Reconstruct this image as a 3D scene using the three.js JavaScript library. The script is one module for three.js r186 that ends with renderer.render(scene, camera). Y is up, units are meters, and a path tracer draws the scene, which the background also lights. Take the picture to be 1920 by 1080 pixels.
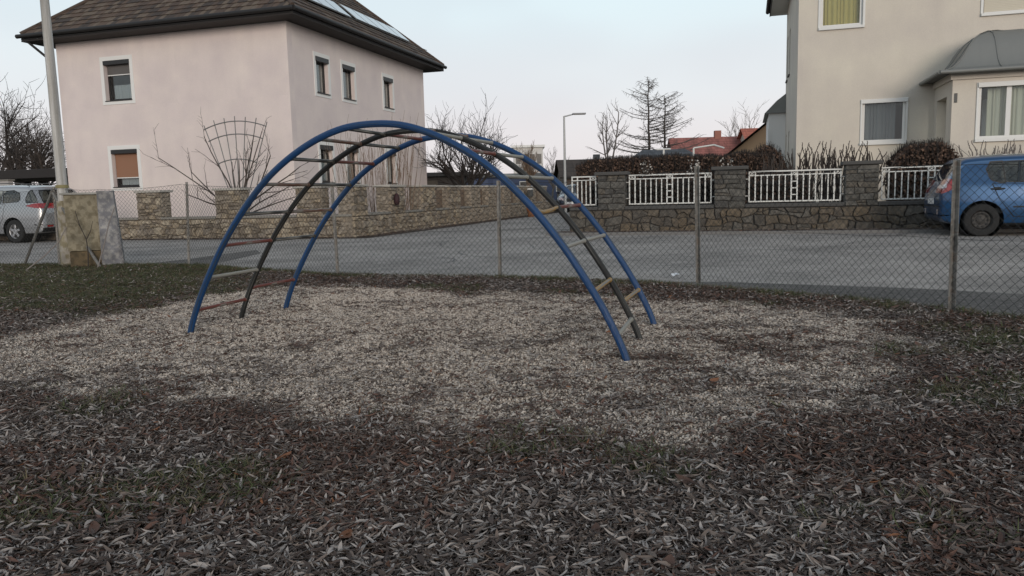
import * as THREE from 'three';
import { mergeGeometries, mergeVertices, toCreasedNormals } from 'three/addons/utils/BufferGeometryUtils.js';
import { RoundedBoxGeometry } from 'three/addons/geometries/RoundedBoxGeometry.js';

// ---------------------------------------------------------------- camera, sky, sun, exposure
const scene = new THREE.Scene();
const camera = new THREE.PerspectiveCamera(40.96, 16 / 9, 0.05, 2000);
camera.position.set(0, 1.06, 0);
camera.rotation.set(-0.1221, 0, -0.02465, 'YXZ');
const renderer = new THREE.WebGLRenderer({ antialias: true });
renderer.toneMapping = THREE.LinearToneMapping;
renderer.toneMappingExposure = 1.0;
renderer.shadowMap.enabled = true;

// dusk sky without sun: pinkish white above the horizon, pale cyan higher up, soft blue overhead
const SKY = [[-90, .10, .10, .10], [-6, .16, .15, .15], [-0.5, .67, .63, .63], [1, .81, .755, .755], [4, .83, .80, .81], [8, .81, .86, .89], [13, .77, .90, .95], [20, .68, .80, .86], [35, .47, .545, .62], [60, .33, .38, .445], [90, .285, .33, .395]];
{
  const w = 512, h = 256, d = new Float32Array(w * h * 4);
  for (let j = 0; j < h; j++) {
    const el = (j + 0.5) / h * 180 - 90;
    let k = 0; while (k < SKY.length - 2 && SKY[k + 1][0] < el) k++;
    let t = (el - SKY[k][0]) / (SKY[k + 1][0] - SKY[k][0]); t = Math.min(1, Math.max(0, t)); t = t * t * (3 - 2 * t) * .5 + t * .5;
    for (let i = 0; i < w; i++) {
      const o = (j * w + i) * 4, a = i / w * 6.28318;
      // thin high veil of cloud, faint and everywhere
      const ca = Math.cos(a) * 2.6 + 7, sa = Math.sin(a) * 2.6 + 7, veil = el > 0 ? -.055 * sstep(.50, .74, fbm(ca * 1.5 + el * .03, sa * 1.5 + el * .19, 4, 900)) * sstep(2, 7, el) + .02 * (fbm(ca * 3, sa * 3 + el * .3, 3, 905) - .5) : 0;
      for (let c = 0; c < 3; c++) d[o + c] = (SKY[k][c + 1] * (1 - t) + SKY[k + 1][c + 1] * t) * (1 + veil * (c === 0 ? .75 : c === 1 ? 1.1 : .95));
      d[o + 3] = 1;
    }
  }
  const tex = new THREE.DataTexture(d, w, h, THREE.RGBAFormat, THREE.FloatType);
  tex.mapping = THREE.EquirectangularReflectionMapping; tex.magFilter = tex.minFilter = THREE.LinearFilter; tex.needsUpdate = true;
  scene.background = tex; scene.environment = tex;
}
// the last glow of the sun, low and very soft, from behind the camera
const sun = new THREE.DirectionalLight(new THREE.Color(1.0, .87, .75), 1.5);
sun.position.set(14, 14, 60); sun.target.position.set(0, 0, -12);
sun.castShadow = true; sun.shadow.radius = 40; sun.shadow.mapSize.set(2048, 2048);
Object.assign(sun.shadow.camera, { left: -45, right: 45, top: 30, bottom: -30, near: 1, far: 220 });
scene.add(sun, sun.target);

// ---------------------------------------------------------------- helpers
const V = (x, y, z) => new THREE.Vector3(x, y, z);
function rngOf(a) { return () => { a |= 0; a = a + 0x6D2B79F5 | 0; let t = Math.imul(a ^ a >>> 15, 1 | a); t = t + Math.imul(t ^ t >>> 7, 61 | t) ^ t; return ((t ^ t >>> 14) >>> 0) / 4294967296; }; }
function hash2(x, y, s = 0) { let h = Math.imul(x | 0, 374761393) + Math.imul(y | 0, 668265263) + Math.imul(s | 0, 2147483647 ^ 0x5bd1e995); h = Math.imul(h ^ h >>> 13, 1274126177); return ((h ^ h >>> 16) >>> 0) / 4294967296; }
function vnoise(x, y, s = 0, per = 0) {
  const xi = Math.floor(x), yi = Math.floor(y), fx = x - xi, fy = y - yi, u = fx * fx * (3 - 2 * fx), v = fy * fy * (3 - 2 * fy);
  const m = per ? (a) => ((a % per) + per) % per : (a) => a;
  const a = hash2(m(xi), m(yi), s), b = hash2(m(xi + 1), m(yi), s), c = hash2(m(xi), m(yi + 1), s), d = hash2(m(xi + 1), m(yi + 1), s);
  return a + (b - a) * u + (c - a) * v + (a - b - c + d) * u * v;
}
function fbm(x, y, oct = 4, s = 0, per = 0) { let r = 0, a = .5, f = 1, n = 0; for (let i = 0; i < oct; i++) { r += a * vnoise(x * f, y * f, s + i * 17, per * f); n += a; a *= .5; f *= 2; } return r / n; }
function clamp(x, a = 0, b = 1) { return Math.min(b, Math.max(a, x)); }
function sstep(a, b, x) { const t = clamp((x - a) / (b - a)); return t * t * (3 - 2 * t); }
function tex(n, fn, srgb, metres) {
  const d = new Uint8Array(n * n * 4);
  for (let j = 0; j < n; j++) for (let i = 0; i < n; i++) { const c = fn(i / n, j / n, i, j), o = (j * n + i) * 4; d[o] = clamp(c[0], 0, 255); d[o + 1] = clamp(c[1], 0, 255); d[o + 2] = clamp(c[2], 0, 255); d[o + 3] = 255; }
  const t = new THREE.DataTexture(d, n, n, THREE.RGBAFormat); t.wrapS = t.wrapT = THREE.RepeatWrapping; t.magFilter = THREE.LinearFilter; t.minFilter = THREE.LinearMipmapLinearFilter; t.generateMipmaps = true;
  if (srgb) t.colorSpace = THREE.SRGBColorSpace;
  t.repeat.set(1 / metres, 1 / metres); t.needsUpdate = true; return t;
}
const lin = (r, g, b) => new THREE.Color().setRGB(r, g, b);
const std = (c, rough = .85, o = {}) => new THREE.MeshStandardMaterial({ color: Array.isArray(c) ? lin(...c) : c, roughness: rough, metalness: 0, ...o });
const phys = (c, rough, o = {}) => new THREE.MeshPhysicalMaterial({ color: lin(...c), roughness: rough, ...o });

// the street runs 17 degrees across the view: s along it to the right, n away from the camera
const TH = 0.2972, cT = Math.cos(TH), sT = Math.sin(TH);
const W = (s, n, y = 0) => V(s * cT + n * sT, y, s * sT - n * cT);
const taken = {};
function numbered(name) { const k = taken[name] = (taken[name] ?? -1) + 1; return k ? `${name}_${String(k).padStart(3, '0')}` : name; }
function mark(o, label, category, group, kind) { o.userData.label = label; o.userData.category = category; if (group) o.userData.group = group; if (kind) o.userData.kind = kind; return o; }
function mesh(name, geo, mat, parent) { const m = new THREE.Mesh(geo, mat); m.name = parent && parent !== scene ? name : numbered(name); m.castShadow = m.receiveShadow = true; (parent || scene).add(m); return m; }
function thing(name, label, category, pos, turn = 0, group) { const g = new THREE.Group(); g.name = numbered(name); g.position.copy(pos); g.rotation.y = turn; scene.add(g); return mark(g, label, category, group); }
const street = (name, label, category, s, n, group, turn = 0) => thing(name, label, category, W(s, n), -TH + turn, group);
function structure(name, geo, mat, label) { const m = mesh(name, geo, mat, scene); m.userData.kind = 'structure'; if (label) m.userData.label = label; return m; }
const merge = (l) => { const a = l.filter(Boolean).map((g) => g.index ? g.toNonIndexed() : g); for (const g of a) for (const k of Object.keys(g.attributes)) if (!['position', 'normal', 'uv'].includes(k)) g.deleteAttribute(k); return a.length === 1 ? a[0] : mergeGeometries(a); };
function box(x0, x1, y0, y1, z0, z1) {
  const g = new THREE.BoxGeometry(x1 - x0, y1 - y0, z1 - z0); g.translate((x0 + x1) / 2, (y0 + y1) / 2, (z0 + z1) / 2);
  const p = g.attributes.position, n = g.attributes.normal, u = g.attributes.uv;
  for (let i = 0; i < p.count; i++) { const ax = Math.abs(n.getX(i)), ay = Math.abs(n.getY(i)); u.setXY(i, ax > .5 ? p.getZ(i) : p.getX(i), ay > .5 ? p.getZ(i) : p.getY(i)); }
  return g;
}
function rbox(x0, x1, y0, y1, z0, z1, r = .01, seg = 1) { const g = new RoundedBoxGeometry(x1 - x0, y1 - y0, z1 - z0, seg, r); g.translate((x0 + x1) / 2, (y0 + y1) / 2, (z0 + z1) / 2); const p = g.attributes.position, u = g.attributes.uv; for (let i = 0; i < p.count; i++) u.setXY(i, p.getX(i) + p.getZ(i), p.getY(i)); return g; }
function bar(a, b, r0, r1 = r0, n = 10) { const d = b.clone().sub(a), g = new THREE.CylinderGeometry(r1, r0, d.length(), n, 1); g.applyQuaternion(new THREE.Quaternion().setFromUnitVectors(V(0, 1, 0), d.clone().normalize())); const c = a.clone().add(b).multiplyScalar(.5); g.translate(c.x, c.y, c.z); return g; }
// a fast builder of many thin tapered prisms
class Twigs {
  constructor() { this.p = []; this.n = []; this.i = []; }
  seg(a, b, r0, r1, k = 4) {
    const d = b.clone().sub(a).normalize(), u = (Math.abs(d.y) < .9 ? V(0, 1, 0) : V(1, 0, 0)).cross(d).normalize(), v = d.clone().cross(u), o = this.p.length / 3;
    for (const [q, r] of [[a, r0], [b, r1]]) for (let i = 0; i < k; i++) { const t = i / k * 6.28318, c = Math.cos(t), s = Math.sin(t), nx = u.x * c + v.x * s, ny = u.y * c + v.y * s, nz = u.z * c + v.z * s; this.p.push(q.x + nx * r, q.y + ny * r, q.z + nz * r); this.n.push(nx, ny, nz); }
    for (let i = 0; i < k; i++) { const j = (i + 1) % k; this.i.push(o + i, o + j, o + k + i, o + j, o + k + j, o + k + i); }
  }
  line(pts, r0, r1 = r0, k = 4) { for (let i = 0; i < pts.length - 1; i++) { const f = i / (pts.length - 1), g = (i + 1) / (pts.length - 1); this.seg(pts[i], pts[i + 1], r0 + (r1 - r0) * f, r0 + (r1 - r0) * g, k); } }
  quad(c, u, v) { const n = u.clone().cross(v).normalize(), o = this.p.length / 3; for (const [a, b] of [[-1, -1], [1, -1], [1, 1], [-1, 1]]) { this.p.push(c.x + u.x * a + v.x * b, c.y + u.y * a + v.y * b, c.z + u.z * a + v.z * b); this.n.push(n.x, n.y, n.z); } this.i.push(o, o + 1, o + 2, o, o + 2, o + 3); }
  geo() { const g = new THREE.BufferGeometry(); g.setAttribute('position', new THREE.Float32BufferAttribute(this.p, 3)); g.setAttribute('normal', new THREE.Float32BufferAttribute(this.n, 3)); g.setAttribute('uv', new THREE.Float32BufferAttribute(new Float32Array(this.p.length / 3 * 2), 2)); g.setIndex(this.i); return g; }
}

// ---------------------------------------------------------------- materials
const plasterTex = (r, g, b, seed) => tex(512, (u, v, i, j) => { const a = fbm(u * 5, v * 5, 5, seed, 5) - .5, f = hash2(i, j, seed) - .5, st = fbm(u * 16, v * 3, 3, seed + 7, 0) - .5; const k = 1 + a * .10 + f * .05 + st * .03; return [r * k, g * k * (1 + a * .01), b * k * (1 - a * .02)]; }, true, 4.5);
const grainBump = tex(512, (u, v, i, j) => { const k = 128 + (hash2(i, j, 3) - .5) * 110 + (fbm(u * 64, v * 64, 2, 5, 64) - .5) * 120; return [k, k, k]; }, false, .9);
const M = {
  pink: std([1, 1, 1], .93, { map: plasterTex(220, 207, 203, 11), bumpMap: grainBump, bumpScale: .003 }),
  beige: std([1, 1, 1], .93, { map: plasterTex(208, 200, 188, 23), bumpMap: grainBump, bumpScale: .003 }),
  trim: std([.76, .75, .73], .7),
  white: std([.70, .70, .68], .5), whiteOld: std([.66, .66, .63], .55),
  frameDark: std([.018, .016, .016], .45), darkWood: std([.022, .018, .017], .75), fascia: std([.014, .013, .013], .6),
  shutterBrown: std([.30, .155, .095], .7), shutterGrey: std([.12, .11, .105], .7),
  glass: phys([.86, .9, .9], .03, { transmission: 1, thickness: 0, ior: 1.5 }),
  solar: phys([.10, .13, .18], .08, { clearcoat: 1, clearcoatRoughness: .05, metalness: .4 }),
  room: std([.12, .11, .10], .95),
  curtainNet: std([.20, .20, .21], .95, { side: THREE.DoubleSide }), curtainGrey: std([.36, .36, .37], .95, { side: THREE.DoubleSide }), curtainCream: std([.62, .57, .47], .95, { side: THREE.DoubleSide }), curtainYellow: std([.62, .47, .15], .95, { side: THREE.DoubleSide }),
  zinc: std([.21, .215, .205], .6, { metalness: .15, bumpMap: tex(256, (u, v) => { const k = 128 + (fbm(u * 8, v * 8, 4, 9, 8) - .5) * 220; return [k, k, k]; }, false, 1.2), bumpScale: .012 }),
  steel: std([.20, .20, .195], .55, { metalness: .5 }), steelDark: std([.10, .10, .098], .6, { metalness: .4 }),
  wire: std([.026, .027, .027], .6, { metalness: .2 }),
  tyre: std([.018, .018, .018], .9), black: std([.012, .012, .012], .7), blackGloss: std([.012, .012, .013], .25),
  rimSteel: std([.04, .038, .036], .6, { metalness: .3 }), rimAlloy: std([.42, .42, .43], .35, { metalness: .7 }),
  carGlass: phys([.90, .94, .91], .02, { transmission: 1, thickness: 0, ior: 1.65 }), carSeal: std([.01, .01, .01], .5),
  tail: phys([.27, .010, .012], .12, { clearcoat: 1 }), tailClear: phys([.5, .42, .42], .12, { clearcoat: 1 }), seat: std([.09, .09, .088], .9),
  bark: std([.070, .056, .048], .95), barkDark: std([.040, .033, .030], .95), barkGrey: std([.12, .105, .095], .95), twigTan: std([.22, .15, .105], .95), twigRed: std([.105, .060, .045], .95), twigGrey: std([.20, .175, .16], .95),
  hedgeLeaf: std([.095, .060, .045], .95, { side: THREE.DoubleSide }), hedgeLeaf2: std([.17, .108, .076], .95, { side: THREE.DoubleSide }),
  kerb: std([.17, .165, .16], .9, { bumpMap: grainBump, bumpScale: .004 }),
};

// ---------------------------------------------------------------- the ground
const asphaltTex = (base, seed) => tex(base > 120 ? 1024 : 512, (u, v, i, j) => {
  const sp = hash2(i >> 1, j >> 1, seed), big = fbm(u * 6, v * 6, 4, seed + 3, 6) - .5, mid = fbm(u * 40, v * 40, 3, seed + 5, 40) - .5;
  const streak = fbm(u * 3, v * 30, 3, seed + 8, 0) - .5;
  let k = base * (1 + big * .36 + mid * .22 + (sp - .5) * .30 + streak * .08); if (sp > .97) k *= 1.3; if (sp < .04) k *= .66;
  return [k * 1.04, k, k * .96];
}, true, 5);
const asphaltBump = tex(512, (u, v, i, j) => { const k = 128 + (hash2(i, j, 41) - .5) * 150 + (fbm(u * 40, v * 40, 2, 6, 40) - .5) * 80; return [k, k, k]; }, false, .8);
const M_asphalt = std([1, 1, 1], .92, { map: asphaltTex(140, 51), bumpMap: asphaltBump, bumpScale: .006 });
const M_asphaltDark = std([1, 1, 1], .9, { map: asphaltTex(92, 61), bumpMap: asphaltBump, bumpScale: .006 });
const M_tar = std([.03, .03, .032], .6);
function sheet(pts, y, uvscale = 1) {   // a flat polygon of world [x, z] points
  const sh = new THREE.Shape(pts.map(([x, z]) => new THREE.Vector2(x, -z))), g = new THREE.ShapeGeometry(sh); g.rotateX(-Math.PI / 2); g.translate(0, y, 0);
  const p = g.attributes.position, u = g.attributes.uv; for (let i = 0; i < p.count; i++) u.setXY(i, p.getX(i) * uvscale, p.getZ(i) * uvscale); return g;
}
const sn = (l) => l.map(([s, n]) => { const p = W(s, n); return [p.x, p.z]; });
const soilTex = tex(512, (u, v, i, j) => { const a = fbm(u * 12, v * 12, 5, 71, 12), f = hash2(i, j, 72), m = fbm(u * 5, v * 5, 3, 73, 5); const k = .55 + a * .7 + (f - .5) * .5; return m > .56 ? [44 * k, 42 * k, 29 * k] : [38 * k, 31 * k, 27 * k]; }, true, 3);
const gravelTex = tex(512, (u, v, i, j) => { const c = hash2(i >> 2, j >> 2, 81), f = hash2(i, j, 82), a = fbm(u * 9, v * 9, 4, 83, 9); const k = .45 + c * .55 + (f - .5) * .3 + (a - .5) * .5; return [150 * k, 136 * k, 122 * k]; }, true, 2);
const lawnTex = tex(512, (u, v, i, j) => { const a = fbm(u * 10, v * 10, 5, 91, 10), f = hash2(i, j, 92); const k = .5 + a * .8 + (f - .5) * .4; return [66 * k, 68 * k, 44 * k]; }, true, 4);
const M_soil = std([1, 1, 1], .97, { map: soilTex }), M_gravelBase = std([1, 1, 1], .97, { map: gravelTex }), M_lawn = std([1, 1, 1], .97, { map: lawnTex });
{
  const g = new THREE.PlaneGeometry(1400, 1400); g.rotateX(-Math.PI / 2); g.translate(0, -.06, -300); const u = g.attributes.uv; for (let i = 0; i < u.count; i++) u.setXY(i, u.getX(i) * 1400, u.getY(i) * 1400);
  structure('ground', g, M_lawn, 'dull winter grass ground reaching to the horizon');
}
structure('road', sheet(sn([[-60, 2], [60, -12], [60, 18.5], [-4.7, 18.5], [-4.38, 19.2], [-4.38, 130], [-9.6, 130], [-9.6, 18.3], [-60, 18.3]]), 0), M_asphalt, 'pale grey worn asphalt street with a side street');
structure('asphalt_patch', sheet([[-6.4, -13.3], [-5.94, -14.2], [-5.75, -15.14], [-5.4, -16.33], [-4.96, -15.3], [-5.0, -13.6], [-5.15, -12.2], [-6.1, -12.2]], .004), M_asphaltDark, 'dark wedge of repaired asphalt beside the fence');
structure('asphalt_strip', sheet([[1.2, -9.0], [1.75, -8.85], [2.4, -8.7], [3.1, -8.3], [4.1, -7.75], [5.0, -7.0], [6.6, -5.2], [6.4, -3.5], [3.4, -6.0], [2.4, -7.6], [1.4, -8.6]], .004), M_asphaltDark, 'darker asphalt strip along the playground edge');
for (const [a, b, n, w] of [[-3.2, 30, 13.75, .035], [-30, -11.5, 12.9, .03], [-3.6, 8, 16.1, .025]]) {
  const up = [], dn = []; for (let i = 0; i <= 60; i++) { const s = a + (b - a) * i / 60, j = (fbm(s * .7, n, 3, 5) - .5) * .22, ww = w * (.4 + fbm(s * 3, n, 2, 9)); up.push([s, n + j + ww]); dn.push([s, n + j]); }
  structure('tar_seam', sheet(sn([...dn, ...up.reverse()]), .004), M_tar, 'thin dark tar seam running along the asphalt');
}
{ const rc = rngOf(404); for (let c = 0; c < 9; c++) { let s = -9 + rc() * 13, n = 10.2 + rc() * 7, d = rc() * 6.28; const up = [], dn = []; for (let i = 0; i < 26; i++) { d += (rc() - .5) * .9; const w = .006 + .012 * rc(); up.push([s - Math.sin(d) * w, n + Math.cos(d) * w]); dn.push([s + Math.sin(d) * w, n - Math.cos(d) * w]); s += Math.cos(d) * .12; n += Math.sin(d) * .12; } const ok = [], t = new Twigs(); const P = [], I = []; up.forEach((q, i) => { const a = W(q[0], q[1], .004), b = W(dn[i][0], dn[i][1], .004); P.push(a.x, a.y, a.z, b.x, b.y, b.z); if (i) { const o = i * 2; I.push(o - 2, o - 1, o, o, o - 1, o + 1); } }); const g = new THREE.BufferGeometry(); g.setAttribute('position', new THREE.Float32BufferAttribute(P, 3)); g.setAttribute('uv', new THREE.Float32BufferAttribute(new Float32Array(P.length / 3 * 2), 2)); g.setIndex(I); g.computeVertexNormals(); structure('asphalt_crack', g, M_tar, 'thin dark crack in the asphalt'); } }
structure('garden_ground', sheet(sn([[-40, 18.35], [-10.05, 18.35], [-10.05, 60], [-40, 60]]), .03), M_lawn, 'garden ground in front of the pink house');
structure('garden_ground', sheet(sn([[-4.4, 19.4], [30, 19.4], [30, 60], [-4.4, 60]]), .03), M_lawn, 'garden ground in front of the beige house');
{ // kerb with a strip of dirt in front of the right-hand wall
  const k = structure('kerb', box(-4.75, 30, -.05, .07, -.12, 0), M.kerb, 'low kerb along the dark stone wall'); k.position.copy(W(0, 18.42)); k.rotation.y = -TH;
  const M_dirt = std([1, 1, 1], .97, { map: tex(512, (u, v, i, j) => { const a = fbm(u * 12, v * 12, 5, 171, 12), f = hash2(i, j, 172), k = .55 + a * .7 + (f - .5) * .5; return [72 * k, 60 * k, 50 * k]; }, true, 3) });
  structure('dirt_strip', sheet(sn([[-4.7, 18.53], [30, 18.53], [30, 19.5], [-4.5, 19.5]]), .05), M_dirt, 'strip of brown dirt between kerb and stone wall');
  structure('dirt_strip', sheet(sn([[-30, 17.95], [-9.35, 17.95], [-9.35, 45], [-10.2, 45], [-10.2, 18.5], [-30, 18.5]]), .006), M_dirt, 'strip of brown dirt along the yellowish stone wall');
}
// playground: the edge against the road follows the fence
const EDGE = [[-30, -17.5], [-14, -14.6], [-8.8, -13.75], [-6.6, -13.1], [-4.9, -12.55], [-2.4, -10.6], [-.13, -9.75], [1.48, -8.9], [2.6, -7.75], [3.45, -6.7], [4.2, -5.3], [5.6, -3.0], [8, 1.0], [12, 8]];
function edgeZ(x) { for (let i = 0; i < EDGE.length - 1; i++) if (x <= EDGE[i + 1][0]) { const [a, za] = EDGE[i], [b, zb] = EDGE[i + 1]; return za + (zb - za) * clamp((x - a) / (b - a)); } return 8; }
const edgeDist = (x, z) => { let best = 1e9; for (let i = 0; i < EDGE.length - 1; i++) { const [ax, az] = EDGE[i], [bx, bz] = EDGE[i + 1], t = clamp(((x - ax) * (bx - ax) + (z - az) * (bz - az)) / ((bx - ax) ** 2 + (bz - az) ** 2)); best = Math.min(best, Math.hypot(x - ax - t * (bx - ax), z - az - t * (bz - az))); } return z > edgeZ(x) ? best : -best; };
const PIT = [[-4.5, -5.0], [-4.1, -6.0], [-3.72, -6.9], [-3.25, -8.3], [-2.6, -9.05], [-1.6, -8.75], [-.33, -7.95], [1.22, -7.3], [2.2, -6.75], [2.75, -5.73], [2.55, -4.72], [2.0, -3.8], [1.45, -3.25], [.78, -2.88], [.08, -3.12], [-.7, -3.45], [-1.58, -3.76], [-2.38, -4.0], [-3.0, -4.15], [-3.9, -4.35]];
function pitDist(x, z) { let ins = false, d = 1e9; for (let i = 0, j = PIT.length - 1; i < PIT.length; j = i++) { const [ax, az] = PIT[i], [bx, bz] = PIT[j]; if ((az > z) !== (bz > z) && x < (bx - ax) * (z - az) / (bz - az) + ax) ins = !ins; const t = clamp(((x - ax) * (bx - ax) + (z - az) * (bz - az)) / ((bx - ax) ** 2 + (bz - az) ** 2)); d = Math.min(d, Math.hypot(x - ax - t * (bx - ax), z - az - t * (bz - az))); } return ins ? d : -d; }
const pitMask = (x, z) => sstep(-.24, .24, pitDist(x, z) + .04 + (fbm(x * 3.4, z * 4.2, 5, 31) - .5) * .75);
const lift = (x, z) => .004 + .024 * fbm(x * 1.1, z * 1.1, 3, 21) + .012 * fbm(x * 5, z * 5, 2, 22);
const height = (x, z) => { const e = edgeDist(x, z) + (fbm(x * 3, z * 3, 3, 24) - .5) * .25; return e < 0 ? -.05 : lift(x, z) * sstep(0, .25, e) - .04 * (1 - sstep(0, .1, e)); };
function groundGrid(x0, x1, z0, z1, c, yf, keep) {
  const nx = Math.round((x1 - x0) / c), nz = Math.round((z1 - z0) / c), p = [], u = [], idx = [], K = [];
  for (let j = 0; j <= nz; j++) for (let i = 0; i <= nx; i++) { const x = x0 + i * c, z = z0 + j * c; p.push(x, yf(x, z), z); u.push(x, z); K.push(keep(x, z)); }
  for (let j = 0; j < nz; j++) for (let i = 0; i < nx; i++) { const a = j * (nx + 1) + i, b = a + 1, d = a + nx + 1, e = d + 1; if (K[a] || K[b] || K[d] || K[e]) idx.push(a, d, b, b, d, e); }
  const g = new THREE.BufferGeometry(); g.setAttribute('position', new THREE.Float32BufferAttribute(p, 3)); g.setAttribute('uv', new THREE.Float32BufferAttribute(u, 2)); g.setIndex(idx); g.computeVertexNormals(); return g;
}
function cached(fn, x0 = -19, x1 = 12, z0 = -17, z1 = 6, c = .08) { const nx = Math.ceil((x1 - x0) / c) + 1, nz = Math.ceil((z1 - z0) / c) + 1, a = new Float32Array(nx * nz).fill(NaN), at = (i, j) => { const k = j * nx + i; let v = a[k]; if (v !== v) v = a[k] = fn(x0 + i * c, z0 + j * c); return v; }; return (x, z) => { const u = clamp((x - x0) / c, 0, nx - 1.001), w = clamp((z - z0) / c, 0, nz - 1.001), i = Math.floor(u), j = Math.floor(w), f = u - i, g = w - j; return (at(i, j) * (1 - f) + at(i + 1, j) * f) * (1 - g) + (at(i, j + 1) * (1 - f) + at(i + 1, j + 1) * f) * g; }; }
const edgeD = cached(edgeDist), pitM = cached(pitMask), heightF = cached(height);
structure('playground_ground', groundGrid(-18, 11, -16, 5, .12, height, (x, z) => edgeDist(x, z) > -.3), M_soil, 'dark earth of the playground under the fallen leaves');
structure('gravel_pit', groundGrid(-5, 3.6, -9.8, -2.0, .06, (x, z) => height(x, z) + .012 * sstep(.2, .7, pitMask(x, z)) - .006, (x, z) => pitMask(x, z) > .35), M_gravelBase, 'pale gravel bed under the climbing arch');

// ---------------------------------------------------------------- houses
// a wall in its own plane: x along it, y up, the outer face at z = 0, openings cut through
function wallGeo(w0, w1, h0, h1, holes, t = .3) {
  const sh = new THREE.Shape([[w0, h0], [w1, h0], [w1, h1], [w0, h1]].map((q) => new THREE.Vector2(...q)));
  for (const [a, b, c, d] of holes) sh.holes.push(new THREE.Path([[a, c], [a, d], [b, d], [b, c]].map((q) => new THREE.Vector2(...q))));
  const g = new THREE.ExtrudeGeometry(sh, { depth: t, bevelEnabled: false }); g.translate(0, 0, -t); return g;
}
function curtainGeo(x0, x1, y0, y1, z, folds, amp, seed) {
  const g = new THREE.PlaneGeometry(x1 - x0, y1 - y0, Math.round(folds * 10), 6); g.translate((x0 + x1) / 2, (y0 + y1) / 2, z); const p = g.attributes.position;
  for (let i = 0; i < p.count; i++) { const x = p.getX(i), y = p.getY(i), t = (x - x0) / (x1 - x0); p.setZ(i, z + amp * Math.sin(t * folds * 6.28 + Math.sin(t * 17 + seed) * 1.4 + (y - y1) * .25) + amp * .5 * (vnoise(t * folds * 2, y, seed) - .5)); }
  g.computeVertexNormals(); return g;
}
function windowOf(house, mtx, o) {
  const { x0, x1, y0, y1, frame = M.frameDark, fw = .07, deep = .16 } = o, B = (g) => g.applyMatrix4(mtx), zf = -deep;
  const f = [box(x0, x0 + fw, y0, y1, zf - .06, zf), box(x1 - fw, x1, y0, y1, zf - .06, zf), box(x0 + fw, x1 - fw, y1 - fw, y1, zf - .06, zf), box(x0 + fw, x1 - fw, y0, y0 + fw, zf - .06, zf)];
  const win = mesh('window', B(merge(f)), frame, house); if (o.label) win.userData.label = o.label;
  const panes = o.mullion ? [[x0 + fw, o.mullion - .055], [o.mullion + .055, x1 - fw]] : [[x0 + fw, x1 - fw]];
  if (o.mullion) mesh('mullion', B(box(o.mullion - .055, o.mullion + .055, y0 + fw, y1 - fw, zf - .062, zf + .004)), frame, win);
  for (const [a, b] of panes) mesh('pane', B(box(a, b, y0 + fw, y1 - fw, zf - .036, zf - .030)), M.glass, win);
  if (o.surround) { const w = o.surround; for (const g of [box(x0 - w, x0, y0 - w, y1 + w, 0, .022), box(x1, x1 + w, y0 - w, y1 + w, 0, .022), box(x0, x1, y1, y1 + w, 0, .022), box(x0, x1, y0 - w, y0 - .03, 0, .022)]) mesh('surround', B(g), M.trim, win); }
  if (o.sill) mesh('sill', B(rbox(x0 - (o.sillOut ?? .02), x1 + (o.sillOut ?? .02), y0 - (o.sillH ?? .03), y0, zf + .005, o.sill, .006)), o.sillMat || frame, win);
  if (o.box) mesh('shutter_box', B(rbox(x0 + .004 - (o.boxOut || 0), x1 - .004 + (o.boxOut || 0), y1 - o.box, y1 - .004, zf + .004, o.boxZ ?? -.02, .01)), o.boxMat || frame, win);
  if (o.shutter) {
    const ys = y1 - (o.box || 0), ye = y1 - (y1 - y0) * o.shutter, sl = []; const n = Math.max(2, Math.round((ys - ye) / .045));
    for (let i = 0; i < n; i++) { const a = ys - (ys - ye) * i / n, b = ys - (ys - ye) * (i + 1) / n; sl.push(box(x0 + .03, x1 - .03, b + .004, a, zf + .012, zf + .026)); }
    sl.push(box(x0 + .03, x1 - .03, ye - .004, ys, zf + .004, zf + .014));
    mesh('roller_shutter', B(merge(sl)), o.shutterMat || M.shutterBrown, win);
    mesh('shutter_rail', B(box(x0 + .03, x1 - .03, ye - .035, ye - .004, zf + .01, zf + .03)), M.trim, win);
  }
  if (o.curtain) for (const [a, b, m, c, d] of o.curtain) mesh('curtain', B(curtainGeo(a, b, c ?? y0 - .1, d ?? y1 + .05, zf - .17, (b - a) * 9, .022, a * 7)), m, win);
  return win;
}
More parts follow.
